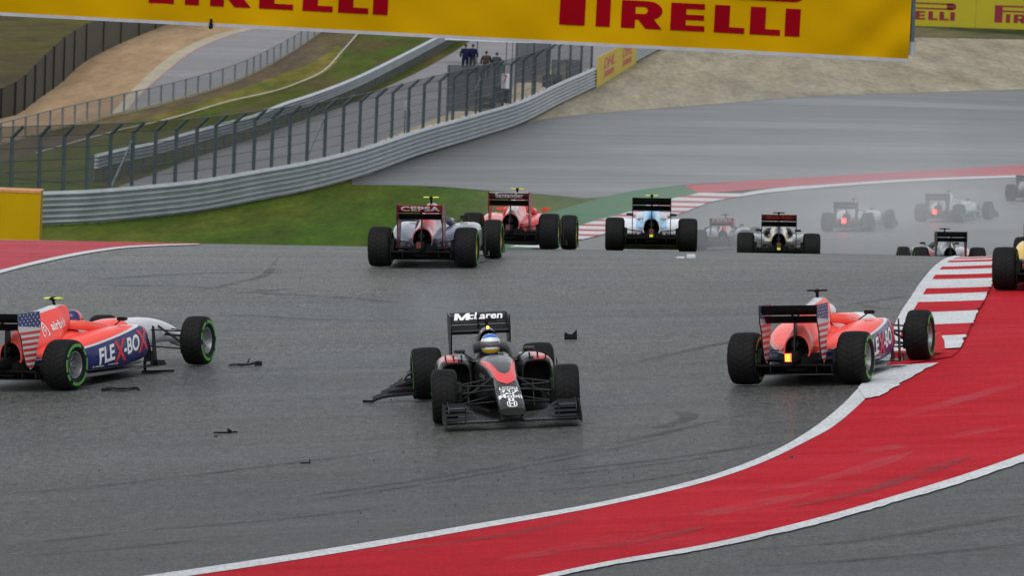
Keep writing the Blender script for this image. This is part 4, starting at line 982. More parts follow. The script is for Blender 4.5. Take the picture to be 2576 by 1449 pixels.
decal('nose_chevron', poly_shape(pol), (0, 0, 1.0), (1, 0, 0), (0, 1, 0), DN, bv, paint('rocket_red', (.72, .045, .05), [], .3), rt, 1, .005, .05)
tall = lambda sh, q=1.42: ([(x, y * q) for x, y in sh[0]], sh[1])
UX, VY = (-1, 0, 0), (0, -1, 0)      # text upright for a viewer in front of the car
decal('nose_label', poly_shape([rect(-.110, -.045, .110, .045)]), (0, 3.925, 1), UX, VY, DN, bv, M_LETW, rt, 1, .005, .05)
lg = tyre_logo(); lgc = ([(x - 4.4, (y - 1) * 1.5) for x, y in lg[0]], lg[1])
decal('lettering', lgc, (0, 3.925, 1), UX, VY, DN, bv, M_LETD, rt, .022, .008, .03)
decal('nose_label', poly_shape([[(-.11, -.072), (.035, -.072), (.125, .072), (-.11, .072)]]), (0, 4.055, 1), UX, VY, DN, bv, M_LETW, rt, 1, .005, .05)
decal('lettering', tall(text_shape('SAP', .125, .003)), (.03, 4.055, 1), UX, VY, DN, bv, M_LETD, rt, .95, .008, .03)
decal('lettering', tall(text_shape('Mobil', .13, .003, 0, 1, 1.1)), (0, 4.19, 1), UX, VY, DN, bv, M_LETW, rt, .9, .006, .03)
decal('nose_label', poly_shape([rect(-.036, -.045, .036, .045)]), (0, 4.293, 1), UX, VY, DN, bv, M_LETW, rt, 1, .005, .05)
decal('lettering', text_shape('1', .11, .003), (0, 4.293, 1), UX, VY, DN, bv, M_LETD, rt, 1, .008, .03)
fr = [(.062 * math.copysign(abs(math.cos(a)) ** .6, math.cos(a)), .055 * math.copysign(abs(math.sin(a)) ** .6, math.sin(a))) for a in np.linspace(0, 2 * math.pi, 33)]
hp = [[fr[i], fr[i+1], (fr[i+1][0] * .82, fr[i+1][1] * .82), (fr[i][0] * .82, fr[i][1] * .82)] for i in range(32)]
hp += [[(-.04, .04), (-.025, .04), (-.016, -.04), (-.03, -.04)], [(.04, .04), (.025, .04), (.016, -.04), (.03, -.04)], rect(-.022, -.008, .022, .010)]
decal('emblem', tall(poly_shape(hp), 1.25), (0, 4.415, 1), UX, VY, DN, bv, M_LETW, rt, 1, .006, .03)
# wing lettering, seen from the front on the upper face of the flap
def flap_text(car, shape, mat, scale, front=True, z=.89, y0=0, name='lettering', off=.004):
    b = bvh_of(car['flap']); U = (-1, 0, 0) if front else (1, 0, 0)
    return decal(name, shape, (0, -.5, z), U, (0, 0, 1), (0, -1, 0) if front else (0, 1, 0), b, mat, car['rw'], scale, off, .05)
ms = lambda x, y: (x + y * .25, y)
EM = [[(0, 0), (.05, 0), (.05, .086), (0, .086)], [(.05, .086), (.05, .040), (.085, .0), (.105, .0), (.105, .03)], [(.105, .03), (.105, 0), (.125, 0), (.16, .040), (.16, .086)], [(.16, 0), (.21, 0), (.21, .086), (.16, .086)]]
flap_text(c_b, poly_shape([[ms(x - .32, y - .043) for x, y in q] for q in EM]), M_LETW, .92, True, .903)
t_ = text_shape('cLaren', .118, .0028, .2, 1.0, 1.50); flap_text(c_b, ([(x + .105, y) for x, y in t_[0]], t_[1]), M_LETW, .92, True, .905)
sp = bvh_of(c_b['pods'][1], c_b['pods'][-1])
MB().tube((0, 1.06, .905), (0, 1.14, .91), .014, 10).build('camera_light', M_LAMPO, c_b['root'])
for s in (-1, 1):
    for k in range(3): MB().prism([(2.22, .60), (2.10, .63), (2.10, .67), (2.19, .675)], s * (.42 + .10 * k) - .007, s * (.42 + .10 * k) + .007, 0).build('pod_fin', M_BLACK, rt)
bvs = bvh_of(c_b['chassis'])
decal('lettering', text_shape('CHANDON', .09, .002), (.5, 2.75, .46), (0, -1, 0), (0, 0, 1), (-1, 0, 0), bvs, M_SILVER, rt, .8, .005, .05)

# 4 dark blue and red car with a lettered red flap
def car_at(name, label, u, v, psi, L, **kw):
    x, y = hitxy(u, v, kw.pop('ymin', 30)); return racing_car(name, label, x, y, psi, L, **kw)
def car_xy(name, label, u, Y, psi, L, **kw):
    return racing_car(name, label, (u - UC) / F * Y + .0, Y, psi, L, **kw)
TR_B = paint('lilac_blue', (.07, .075, .13), [((.50, .04, .06), [(-1, 0, 0, .24), (0, -1, 0, .85), (0, -.4, 1, -.44)])], .22, .8, .2)
TR_P = paint('lilac_blue_pod', (.07, .075, .125), [], .22, .8, .2)
REDF = paint('flap_red', (.30, .012, .02), [], .3)
LT = dict(body=TR_P, cover=TR_B, pod=TR_P, flap=REDF, endplate=paint('endplate_red', (.34, .02, .03), [((.02, .02, .03), [(0, 1, 0, .28)])], .3))
c_t = car_at('racing_car', 'dark lilac racing car with lettered red rear wing on the crest', 1065, 675, 6.4, LT, tip=M_YEL, rim=M_RIMG)
flap_text(c_t, text_shape('CEPSA', .112, .004, 0, 1.08, 2.0), M_LETW, .95, False, .885)
# 5 red car
FE = paint('race_red', (.62, .03, .03), [((.55, .55, .56), [(-1, 0, 0, .09), (0, -1, 0, .45), (0, 0, 1, -.5), (0, 1, 0, .05)])], .25, .8)
FP = paint('race_red_pod', (.62, .03, .03), [], .25, .8)
LF = dict(body=FP, cover=FE, pod=FP, flap=paint('flap_dark_red', (.10, .012, .014), [((.6, .6, .6), [(0, 0, 1, -.932)])], .3), endplate=paint('endplate_red2', (.45, .02, .025), [((.02, .02, .02), [(0, 0, -1, .52)])], .3), mirror=paint('mirror_red', (.6, .02, .02), []), fw_end=paint('fw_red', (.6, .02, .02), []))
x_, y_ = at(1285, 634, 122.3).x, 122.3
c_f = racing_car('racing_car', 'red racing car with white lettered rear wing beside the grass', x_, y_, 6.0, LF, tip=M_YEL, rim=M_RIMG)
flap_text(c_f, text_shape('Santander', .115, .003, 0, 1, 1.12), M_LETW, 1.0, False, .885)
# 6 white car
WB = paint('white_car', (.66, .69, .74), [], .25, .8)
WC = paint('white_car_cover', (.66, .69, .74), [((.10, .42, .72), [(0, 0, 1, -.47), (0, -1, 0, .8)]), ((.55, .04, .06), [(-1, 0, 0, .07), (0, 0, 1, -.74), (0, 0, -1, .86)])], .25, .8)
LW = dict(body=WB, cover=WC, tail=1, pod=paint('white_car_pod', (.66, .69, .74), [((.10, .42, .72), [(-1, 0, 0, .30), (0, 0, 1, -.38), (0, -1, 0, .9)])], .25, .8))
c_w = racing_car('racing_car', 'white racing car with light blue engine cover, seen from behind', at(1637, 634, 128.5).x, 128.5, 1.2, LW, tip=M_YEL)
# 7 second lilac car, in the spray
c_t2 = racing_car('racing_car', 'faint lilac racing car with red rear wing in spray beyond the white car', at(1819, 620, 208).x, 208, 6.5, LT, rim=M_RIMG)
flap_text(c_t2, text_shape('CEPSA', .112, .004, 0, 1.08, 2.0), M_LETW, .95, False, .885)
# 8 black and gold car
LOB = paint('black_gold', (.018, .017, .016), [((.40, .30, .12), [(1, 0, 0, -.10), (-1, 0, 0, .30), (0, 0, 1, -.40), (0, -1, 0, .5)])], .22, .7, .2)
LO = dict(body=LOB, tail=1, flap=paint('flap_maroon', (.13, .010, .014), [], .3), mirror=M_CARBON, wing=plain('gold_wing', (.35, .24, .02), .4))
c_o = racing_car('racing_car', 'black and gold racing car with maroon rear wing, half hidden by the crest', at(1958, 640, 142).x, 142, 2.0, LO)
flap_text(c_o, text_shape('More Auto', .11, .002, .2, 1, 1.15), plain('red_print2', (.42, .05, .05), .4), 1.0, False, .885)
# 9, 10 silver cars in the spray with red lights
SV = paint('silver', (.42, .44, .45), [((.02, .22, .20), [(1, 0, 0, -.55), (0, 0, -1, .30)])], .22, .8, .4)
LS = dict(body=SV)
c_m1 = car_at('racing_car', 'silver racing car in spray, left one of the two with lit red lights', 2132, 584, 15, LS, lamp=2, ymin=FAR)
c_m2 = car_at('racing_car', 'silver racing car in thick spray, right one of the two with lit red lights', 2364, 560, 21, LS, lamp=2, ymin=FAR)
# 11 dark car cut by the right edge
LD = dict(body=paint('dark_violet', (.05, .03, .06), [], .25), endplate=paint('endplate_maroon', (.16, .04, .05), []))
c_d = car_at('racing_car', 'dark racing car in spray cut by the right frame edge', 2586, 507, 18, LD, ymin=FAR)
# 12 second black car beyond the crest
LK2 = dict(tail=1, body=paint('graphite2', (.10, .105, .11), [((.55, .04, .045), [(1, 0, 0, -.40), (0, 0, 1, -.30), (0, -1, 0, 1.0)])], .2, .8, .4), surround=LK['surround'])
c_b2 = racing_car('racing_car', 'dark graphite racing car sunk behind the crest above the kerb', at(2388, 640, 164).x, 164, -3.2, LK2)
# 13 blue and yellow car on the red run-off
RB = paint('navy_yellow', (.015, .02, .07), [((.70, .42, .01), [(0, 0, 1, -.38), (0, -1, 0, 2.3)]), ((.5, .02, .03), [(0, 0, -1, .34), (0, -1, 0, 1.2)])], .3)
c_rb = racing_car('racing_car', 'navy and yellow racing car on the red run-off, cut by the right frame edge', 8.32, 101.3, 9.5, dict(body=RB), rim=M_RIM)

for c_ in (c_l, c_r, c_b, c_t, c_f, c_w, c_t2, c_o, c_m1, c_m2, c_d, c_b2, c_rb): set_rake(c_)
# ------------------------------------------------------------------ overhead banner on its gantry
M_BANY = plain('banner_yellow', (.46, .255, .0005), .85, 0, 0, .06, .8, spec=.04)
M_BANR = plain('banner_red', (.22, .001, .006), .85, 0, 0, .04, 2, spec=.04)
YB = 60.0
bl, br_ = at(-420, 8.5, YB), at(2284, 147, YB)
Ub = (br_ - bl).normalized(); Vb = Vector((-Ub.z, 0, Ub.x)); Wd = (br_ - bl).length; Hb = 1.15
bn = empty('banner', br_)
def bsheet():
    mb = MB(); nx, nz = 120, 14
    def P(i, j, dy):
        a, b = Wd * i / nx, Hb * j / nz
        rip = .020 * math.sin(a * 1.7 + b * 2) + .013 * math.sin(a * 4.1 - b * 5) * (1 - b / Hb) + .006 * math.sin(a * 9.3 + b * 14) * (1 - b / Hb) ** 2 + .03 * math.exp(-((a - Wd) / .5) ** 2) * math.sin((a - b) * 11) * (1 - b / Hb)
        return bl + Ub * a + Vb * b + Vector((0, rip + dy, 0)) - br_
    for dy in (0.0,): 
        vs = [P(i, j, dy) for i in range(nx + 1) for j in range(nz + 1)]
        mb.add(vs, [(i*(nz+1)+j, (i+1)*(nz+1)+j, (i+1)*(nz+1)+j+1, i*(nz+1)+j+1) for i in range(nx) for j in range(nz)], 0, True)
    vs = [P(i, j, .012) for i in range(nx + 1) for j in range(nz + 1)]
    mb.add(vs, [(i*(nz+1)+j+1, (i+1)*(nz+1)+j+1, (i+1)*(nz+1)+j, i*(nz+1)+j) for i in range(nx) for j in range(nz)], 0, True)
    return mb, P
mb, PB = bsheet(); mb.build('banner_cloth', M_BANY, bn)
def hem(i0, i1, z0, z1, name, mat, dy):
    MB().rings([[tuple(bl + Ub * (Wd * i / 120) + Vb * z + Vector((0, PB(i, 0, 0).y - (bl + Ub * (Wd * i / 120) - br_).y + dy + e, 0)) - br_) for z, e in ((z0, 0), (z1, 0), (z1, .02), (z0, .02))] for i in range(i0, i1 + 1)], cap0=True, cap1=True).build(name, mat, bn)
hem(0, 120, -.030, .0, 'bottom_hem', plain('grey_hem', (.36, .36, .40), .6), -.004)
bvb = BVHTree.FromPolygons([tuple(v.co + br_) for v in bn.children[0].data.vertices], [list(p.vertices) for p in bn.children[0].data.polygons])
LOGO = tyre_logo()
def banner_logo(u0, u1, vb0, vb1):
    a, b = at(u0, vb0, YB), at(u1, vb1, YB); U = (b - a).normalized(); V = Vector((-U.z, 0, U.x)); sc = (b - a).length / 8.73
    o = decal('lettering', LOGO, a, U, V, (0, 1, 0), bvb, M_BANR, bn, sc, .006, .25); o.matrix_parent_inverse = Matrix.Translation(-br_)
banner_logo(1406, 2010, 60, 91.5); banner_logo(374, 974, 5.5, 37)
# hanging frame: end pole, beam, legs
gy_ = YB + .10
ga = tag(empty('gantry'), 'grey steel gantry pole carrying the end of the yellow overhead banner', 'gantry')
pa, pb = at(2291, 132, gy_), at(2299, -260, gy_)
MB().tube(pa, Vector((pb.x, gy_, 9.6)), .028, 10).build('hanging_pole', plain('grey_pole', (.10, .13, .15), .5, .3), ga)
MB().tube(pa + Vector((0, -.02, -.02)), pa + Vector((0, -.02, .1)), .036, 10).build('pole_clamp', M_STEEL, ga)
zb_ = 9.6
for dy, dz in ((0, 0), (.5, 0), (.25, .45)): MB().tube((-14, gy_ + dy, zb_ + dz), (14, gy_ + dy, zb_ + dz), .05, 8).build('truss_chord', M_STEEL, ga)
for i in range(28):
    x0 = -14 + i; MB().path([(x0, gy_, zb_), (x0 + .5, gy_ + .25, zb_ + .45), (x0 + 1, gy_ + .5, zb_), (x0 + 1, gy_, zb_)], .02, 5).build('truss_web', M_STEEL, ga)
for x0 in (-14, 14):
    z0 = float(terrain(x0, gy_ + .25)); MB().tube((x0, gy_ + .25, z0 - .2), (x0, gy_ + .25, zb_ + .45), .12, 12).build('gantry_leg', M_STEEL, ga)
for k in range(9):
    x0 = bl.x + .3 + k * (Wd - .4) / 8; p = bl + Ub * ((x0 - bl.x)) + Vb * Hb; MB().tube(p, (p.x, gy_, zb_), .008, 5).build('hanging_wire', M_POST, ga)
tag(bn, 'long yellow overhead banner with two red tyre brand logos', 'banner')
cb = at(530, 63, YB - .03); mb = MB(); mb.tube(cb + Vector((0, -.02, -.015)), cb + Vector((0, .05, -.015)), .020, 12); mb.tube(cb + Vector((0, .02, 0)), cb + Vector((0, .02, .06)), .012, 8); mb.box((cb.x - .02, cb.y + .0, cb.z + .008), (cb.x + .02, cb.y + .03, cb.z + .016))
tag(mb.build('lamp_housing', M_BLACK), 'small dark round fitting under the yellow overhead banner', 'fitting')

# far advertising boards
Yw = 592.0; zg = float(terrain(30, Yw))
for i, (ua, ub_) in enumerate(((2164, 2451.5), (2452.5, 2740))):
    a, b = at(ua, 68 - (2452 - ua) * -.0367 * 0, Yw), at(ub_, 70, Yw); x0, x1 = a.x, b.x
    z0 = at(2440, 72, Yw).z; bd = empty('advertising_board', (x0, Yw, z0))
    MB().box((0, 0, 0), (x1 - x0, .12, 2.9)).build('panel', plain('board_yellow', (.34, .29, .002), .6, 0, 0, .05, .3), bd)
    ls = at(2213 + 288 * i, 40, Yw); sc = 21.5 / F * Yw
    plane_obj('lettering', LOGO, (ls.x - x0, -.012, at(2340, 49, Yw).z - z0), (1, 0, 0), (0, 0, 1), plain('board_red', (.18, .006, .02), .6), bd, sc, 0, .01)
    for q in (.3, .7):
        MB().tube(((x1 - x0) * q, .3, zg - z0 - .2), ((x1 - x0) * q, .3, 2.6), .08, 6).build('board_post', M_POST, bd)
    tag(bd, ['yellow board with red lettering far behind the gravel, right of the banner end', 'yellow board with red lettering far behind the gravel at the right frame edge'][i], 'board', 'far yellow boards')
strip('grass_bank', [(2100, 93), (2300, 93), (2450, 96), (2800, 104)], [(2100, 58), (2300, 58), (2450, 60), (2800, 64)], patchy('dark_grass', [(.025, .035, .012), (.04, .045, .015), (.11, .10, .05)], [.15, .08], 1.5, .95, .3), .05, 30, 6, FAR, 'dark grass bank below the far yellow boards')

# yellow board on the guardrail
pl, pr = hit(1494, 221, FAR), hit(1594, 160, FAR); A_, B_ = Vector(pl), Vector(pr); nrm = Vector(((B_ - A_).y, -(B_ - A_).x, 0)).normalized()
dh = empty('advertising_board', A_); Ld = (B_ - A_); Ld.z = 0; Lw = Ld.length; Ud = Ld.normalized(); hgt = 1.85
o0 = nrm * .16
MB().add([o0, o0 + Ud * Lw, o0 + Ud * Lw + Vector((0, 0, hgt)), o0 + Vector((0, 0, hgt)), o0 - nrm * .04, o0 + Ud * Lw - nrm * .04, o0 + Ud * Lw - nrm * .04 + Vector((0, 0, hgt)), o0 - nrm * .04 + Vector((0, 0, hgt))],
         [(0,1,2,3),(7,6,5,4),(0,4,5,1),(1,5,6,2),(2,6,7,3),(3,7,4,0)]).build('panel', plain('board_yellow2', (.56, .42, .01), .6, 0, 0, .05, .5), dh)
for k in range(2):
    for txt, zz, sz in (('DHL', 1.22, .92), ('EXPRESS', .55, .50)):
        c = o0 + nrm * .012 + Ud * (Lw * (.27 + .46 * k)) + Vector((0, 0, zz))
        plane_obj('lettering', text_shape(txt, sz, .02, .3, 1.0, 7.5 if txt == 'DHL' else 6.5), c, Ud, (0, 0, 1), M_LETR, dh, 1, 0, .01)
tag(dh, 'yellow board with red courier lettering on the long guardrail', 'board')

# ------------------------------------------------------------------ marshals' post behind the fence
def fence_screen(u0, u1, v0, v1, label):
    a, b = hit(u0, interp_row(AB, u0), FAR), hit(u1, interp_row(AB, u1), FAR); A_, B_ = Vector(a), Vector(b)
    n = Vector(((B_ - A_).y, -(B_ - A_).x, 0)).normalized(); A_ -= n * .5; B_ -= n * .5
    za, zb2 = at(u0, v1, A_.y).z, at(u0, v0, A_.y).z; zc, zd = at(u1, v1 - (u1 - u0) * .0, B_.y).z, at(u1, v0, B_.y).z
    sc = empty('fence_screen', A_)
    nn = 6; vs = []; 
    for i in range(nn + 1):
        t = i / nn; p = A_.lerp(B_, t) - A_
        vs += [(p.x, p.y, (za + (zc - za) * t) - A_.z), (p.x, p.y, (zb2 + (zd - zb2) * t) - A_.z)]
    MB().add(vs, [(2*i, 2*i+2, 2*i+3, 2*i+1) for i in range(nn)]).build('screen_cloth', M_SCREEN, sc)
    for t in (0, .5, 1):
        p = A_.lerp(B_, t) - A_; MB().tube((p.x, p.y, -.1), (p.x, p.y, (zb2 + (zd - zb2) * t) - A_.z), .06, 6).build('screen_pole', M_POST, sc)
    tag(sc, label, 'screen', 'screens at the marshal post'); return sc
fence_screen(1147, 1286, 163, 280, 'wide grey cloth screen with marshals standing behind it')
fence_screen(1316, 1400, 107, 208, 'narrow grey cloth screen between the marshals and the yellow guardrail board')
fence_screen(1408, 1478, 150, 205, 'short dark cloth screen just left of the yellow guardrail board')
def person(name, label, u, v, face, coat, trousers, hair, h=1.76, ymin=FAR, lean=0.0):
    p = hit(u, v, ymin); root = empty('person', p); root.rotation_euler = (0, 0, R(face)); s = h / 1.76
    V = [(0, 0, .95), (0, .01, 1.15), (0, .0, 1.38), (0, .0, 1.50), (.17, 0, 1.42), (.25, .04, 1.15), (.20, .18, .95), (-.17, 0, 1.42), (-.25, .04, 1.15), (-.20, .18, .95), (.10, 0, .90), (.11, .02, .50), (.11, -.02, .08), (.12, .12, .05), (-.10, 0, .90), (-.11, .02, .50), (-.11, -.02, .08), (-.12, .12, .05)]
    E_ = [(0, 1), (1, 2), (2, 3), (2, 4), (4, 5), (5, 6), (2, 7), (7, 8), (8, 9), (0, 10), (10, 11), (11, 12), (12, 13), (0, 14), (14, 15), (15, 16), (16, 17)]
    if 'pbody' not in CACHE: CACHE['pbody'] = skin_mesh('person_body', V, E_, [.16, .155, .16, .06, .085, .06, .045, .085, .06, .045, .10, .075, .055, .045, .10, .075, .055, .045])
    me = CACHE['pbody'].copy(); me.materials.append(coat); me.materials.append(trousers)
    for pl_ in me.polygons:
        if pl_.center.z < .92 and abs(pl_.center.x) < .2 and pl_.center.y < .14: pl_.material_index = 1
    b = bpy.data.objects.new('body', me); COL.objects.link(b); b.parent = root; b.scale = (s * 1.22, s * 1.15, s)
    def head():
        mb = MB(); rs = []
        for i in range(11):
            a = math.pi * i / 10; z = .125 * math.cos(a); rr = .09 * math.sin(a) ** .8 * (1 if z > -.02 else .88)
            rs.append([(rr * .88 * math.cos(t), rr * 1.1 * math.sin(t) + (.018 if (abs(math.sin(t) - 1) < .1 and -.05 < z < .0) else 0), z) for t in np.linspace(0, 2 * math.pi, 16, endpoint=False)])
        mb.rings(rs); return mb
    def cap():
        mb = MB(); rs = []
        for i in range(7):
            a = math.pi * .52 * i / 6; z = .138 * math.cos(a); rr = .102 * math.sin(a) ** .8 + .001
            rs.append([(rr * .9 * math.cos(t), rr * 1.12 * math.sin(t) - .006, z) for t in np.linspace(0, 2 * math.pi, 16, endpoint=False)])
        mb.rings(rs); return mb
    hd = part('head', 'head', head, plain('skin', (.32, .18, .12), .6), root, (0, .02, 1.635 * s)); part('hair', 'hair', cap, hair, hd)
    tag(root, label, 'person', 'marshals at the fence'); return root
NV, GY, BR = plain('navy_coat', (.006, .009, .04), .9), plain('grey_coat', (.03, .034, .038), .9), plain('brown_coat', (.03, .024, .02), .9)
DK = plain('dark_hair', (.01, .008, .007), .7)
person('p', 'leftmost marshal in a navy coat behind the wide grey screen', 1169, 182, 20, NV, NV, DK, 1.84)
person('p', 'marshal in a navy coat close beside the leftmost marshal', 1187, 182, -30, NV, GY, DK, 1.84)
person('p', 'marshal in a brown coat, third from the left behind the wide screen', 1221, 200, 10, BR, GY, DK, 1.8)
person('p', 'marshal in a grey coat, rightmost behind the wide grey screen', 1247, 204, -20, GY, GY, DK, 1.8)
for (u_, v_, w_, d_, h_, lab) in ((1222, 276, .9, .6, .62, 'black equipment case behind the guardrail under the wide grey screen'), (1262, 262, .8, .6, .95, 'tall black equipment case at the right foot of the wide grey screen'), (1388, 222, 1.2, .7, .8, 'dark equipment case left of the yellow guardrail board')):
    p = hit(u_, v_, FAR); cse = empty('equipment_case', (p[0], p[1] + 1.2, float(terrain(p[0], p[1] + 1.2))))
    MB().prism([(-w_ / 2, 0), (w_ / 2, 0), (w_ / 2, h_ * .92), (w_ / 2 - .06, h_), (-w_ / 2 + .06, h_), (-w_ / 2, h_ * .92)], 0, d_, 1).build('case_body', M_BLACK, cse)
    MB().box((-.12, -.02, h_ * .5), (.12, -.001, h_ * .62)).build('case_handle', M_YEL if u_ == 1222 else M_POST, cse); tag(cse, lab, 'case', 'cases at the marshal post')
# white canopy beyond them
cv = empty('canopy'); Yc = 440.0; ca, cbb = at(1118, 94, Yc), at(1335, 96, Yc); zr = at(1200, 102, Yc).z; zg_ = float(terrain(ca.x, Yc))
MB().prism([(ca.x, zr), (cbb.x, zr), (cbb.x - .25, zr + .34), (ca.x + .25, zr + .34)], Yc, Yc + 3.0, 1).build('canopy_roof', plain('white_canvas', (.62, .66, .70), .7, 0, 0, .06, 1), cv)
for x_ in (cbb.x - 1.6, cbb.x - 1.2, cbb.x - .2, ca.x + 2.2):
    for yy in (Yc + .1, Yc + 2.9): MB().tube((x_, yy, zg_ - .1), (x_, yy, zr), .03, 6).build('canopy_post', M_POST, cv)
tag(cv, 'low white canopy on thin posts behind the marshals', 'canopy')
def board(u, v0, v1, wpx, Y, mats, label, name='notice_board', cat='sign', red=True):
    a = at(u, v1, Y); w = wpx / F * Y; h_ = (v1 - v0) / F * Y; zg = float(terrain(a.x, Y)); r_ = empty(name, (a.x, Y, zg))
    MB().box((-w / 2, -.03, a.z - zg), (w / 2, .0, a.z - zg + h_)).build('panel', mats, r_)
    for s in (-1, 1): MB().tube((s * w * .35, .03, -.1), (s * w * .35, .03, a.z - zg + h_ * .8), .03, 6).build('leg', M_POST, r_)
    if red: plane_obj('red_mark', poly_shape([[(-.10, .0), (.0, .0), (.05, .22), (.12, .40), (-.12, .40), (-.12, .33), (.03, .33)]]), (0, -.032, a.z - zg + h_ * .45), (1, 0, 0), (0, 0, 1), M_LETR, r_, h_ / .9, 0, .006)
    tag(r_, label, cat); return r_
Yf = hit(1270, interp_row(AB, 1270), FAR)[1]
board(1270, 184, 222, 20, Yf + 1.5, M_LETW, 'small white notice with a red mark between the two grey screens')
Yf = hit(1025, interp_row(AB, 1025), FAR)[1]
board(1025, 253, 276, 17, Yf + 5, plain('off_white_panel', (.42, .40, .38), .6), 'small off-white box on legs behind the debris fence', 'marshal_box', 'box', False)
Yf = hit(1124, interp_row(AB, 1124), FAR)[1] + 3; pe = at(1124, 274, Yf); zg = float(terrain(pe.x, Yf)); ex = empty('fire_extinguisher', (pe.x, Yf, zg))
lathe_pts = [(0, 0), (.17, 0), (.18, .05), (.18, .62), (.12, .75), (.05, .80), (.05, .88), (0, .88)]
MB().rings([[(r_ * math.cos(2*math.pi*i/14), r_ * math.sin(2*math.pi*i/14), z) for i in range(14)] for r_, z in lathe_pts]).build('cylinder_body', plain('extinguisher_red', (.25, .03, .035), .4), ex)
MB().tube((0, 0, .86), (.18, 0, .93), .03, 6).tube((.16, 0, .9), (.22, 0, .3), .02, 6).build('hose', M_BLACK, ex); tag(ex, 'red extinguisher on the ground left of the wide grey screen', 'extinguisher')

# ------------------------------------------------------------------ wreckage on the track
M_WRECK = plain('wreck_carbon', (.005, .005, .006), .45, 0, .1, .3, 20)
def wreck(name, label, u, v, build, rot=0, mats=None, cat='debris', group='carbon fragments on the asphalt', dz=0.0):
    p = hit(u, v); r_ = empty(name, (p[0], p[1], p[2] + .014 + dz)); r_.rotation_euler = (0, math.atan(-.06), R(rot)); build(r_); tag(r_, label, cat, group); return r_
def b_loop(r_):
    pts = [(.23 * math.cos(a) * (1 if math.cos(a) > 0 else 1.1), .16 * math.sin(a), .012 + .02 * math.sin(2 * a) ** 2) for a in np.linspace(.3, 2 * math.pi - .05, 30)]
    MB().path(pts, .012, 6).build('bent_strip', M_WRECK, r_); MB().box((-.28, .10, .0), (.16, .13, .03)).build('strut', M_WRECK, r_)
wreck('broken_strip', 'looped black carbon strip on the asphalt behind the left orange car', 307, 986, b_loop)
def b_curl(r_):
    pts = [(-.16 + .09 * math.cos(a), .10 * math.sin(a), .02) for a in np.linspace(0, 2 * math.pi, 20)]
    MB().path(pts, .011, 6).build('curled_rod', M_WRECK, r_); MB().path([(-.1, -.03, .02), (.05, -.03, .03), (.16, 0, .05)], .022, 6).build('rod', M_WRECK, r_)
    MB().box((.10, -.03, .0), (.2, .02, .06)).build('bracket', M_WRECK, r_); MB().tube((.0, 0, .03), (.03, .0, .10), .01, 6).build('stub', M_WRECK, r_)
wreck('broken_rod', 'curled black rod with a bracket right of the left orange car', 622, 923, b_curl)
def b_frag(r_):
    MB().box((-.09, -.01, 0), (.09, .01, .07)).build('plate', M_WRECK, r_); MB().prism([(-.09, .07), (-.07, .11), (-.04, .075), (.02, .07), (.06, .11), (.09, .14), (.09, .05)], -.012, .012, 1).build('torn_edge', M_WRECK, r_)
    MB().box((-.08, -.01, 0), (.08, .08, .012)).build('foot', M_WRECK, r_)
wreck('wing_fragment', 'upright black wing fragment right of the black car', 1435, 856, b_frag)
def b_blade(r_):
    MB().prism([(-.15, -.02), (.02, -.05), (.14, 0), (.04, .05), (-.05, .02)], .0, .018, 2).build('blade', M_WRECK, r_); MB().tube((.03, 0, .015), (.05, 0, .045), .03, 8).build('boss', M_WRECK, r_)
wreck('broken_winglet', 'thin black blade lying on the open asphalt at lower left', 568, 1092, b_blade)
def b_chunk(r_, s=1.0):
    vs = [(-.04, -.03, 0), (.035, -.04, 0), (.045, .03, 0), (-.03, .04, 0), (-.03, -.02, .025), (.02, -.02, .035), (.025, .02, .03), (-.02, .02, .02)]
    MB().add([(a * s, b * s, c * s) for a, b, c in vs], [(0,3,2,1),(4,5,6,7),(0,1,5,4),(1,2,6,5),(2,3,7,6),(3,0,4,7)]).build('chunk', M_WRECK, r_)
wreck('carbon_chunk', 'tiny black chunk below the thin black blade', 543, 1101, lambda r_: b_chunk(r_, .6))
def b_ell(r_): MB().box((-.055, -.012, 0), (.05, .012, .014)).build('bar', M_WRECK, r_); MB().box((.05, -.012, 0), (.062, .012, .045)).build('upstand', M_WRECK, r_)
wreck('carbon_bar', 'small black L-shaped bar low on the grey asphalt', 767, 1169, b_ell)
wreck('carbon_chunk', 'small black chunk lying on the red run-off', 1991, 1157, lambda r_: b_chunk(r_, .85))
wreck('carbon_chunk', 'tiny black crumb below the black car', 1014, 1142, lambda r_: b_chunk(r_, .35))
def b_white(r_):
    M_ = plain('white_shard', (.5, .52, .54), .5); MB().prism([(-.17, -.1), (-.02, -.14), (-.02, .1), (-.14, .12)], 0, .02, 2).build('shard', M_, r_)
    MB().prism([(.02, -.05), (.17, -.1), (.15, .25), (.03, .2)], 0, .05, 2).build('shard', M_, r_)
wreck('white_shard', 'pale broken shards on the crest below the white car', 1724, 651, b_white, group=None)
def b_plate(r_):
    MB().prism([(-.22, -.10), (.22, -.06), (.16, .14), (-.2, .12)], .0, .03, 2).build('floor_piece', M_WRECK, r_); MB().box((-.2, -.01, .03), (-.16, .02, .16)).build('fin', M_WRECK, r_)
wreck('floor_fragment', 'black floor fragment beside the front of the left orange car', 398, 938, b_plate)
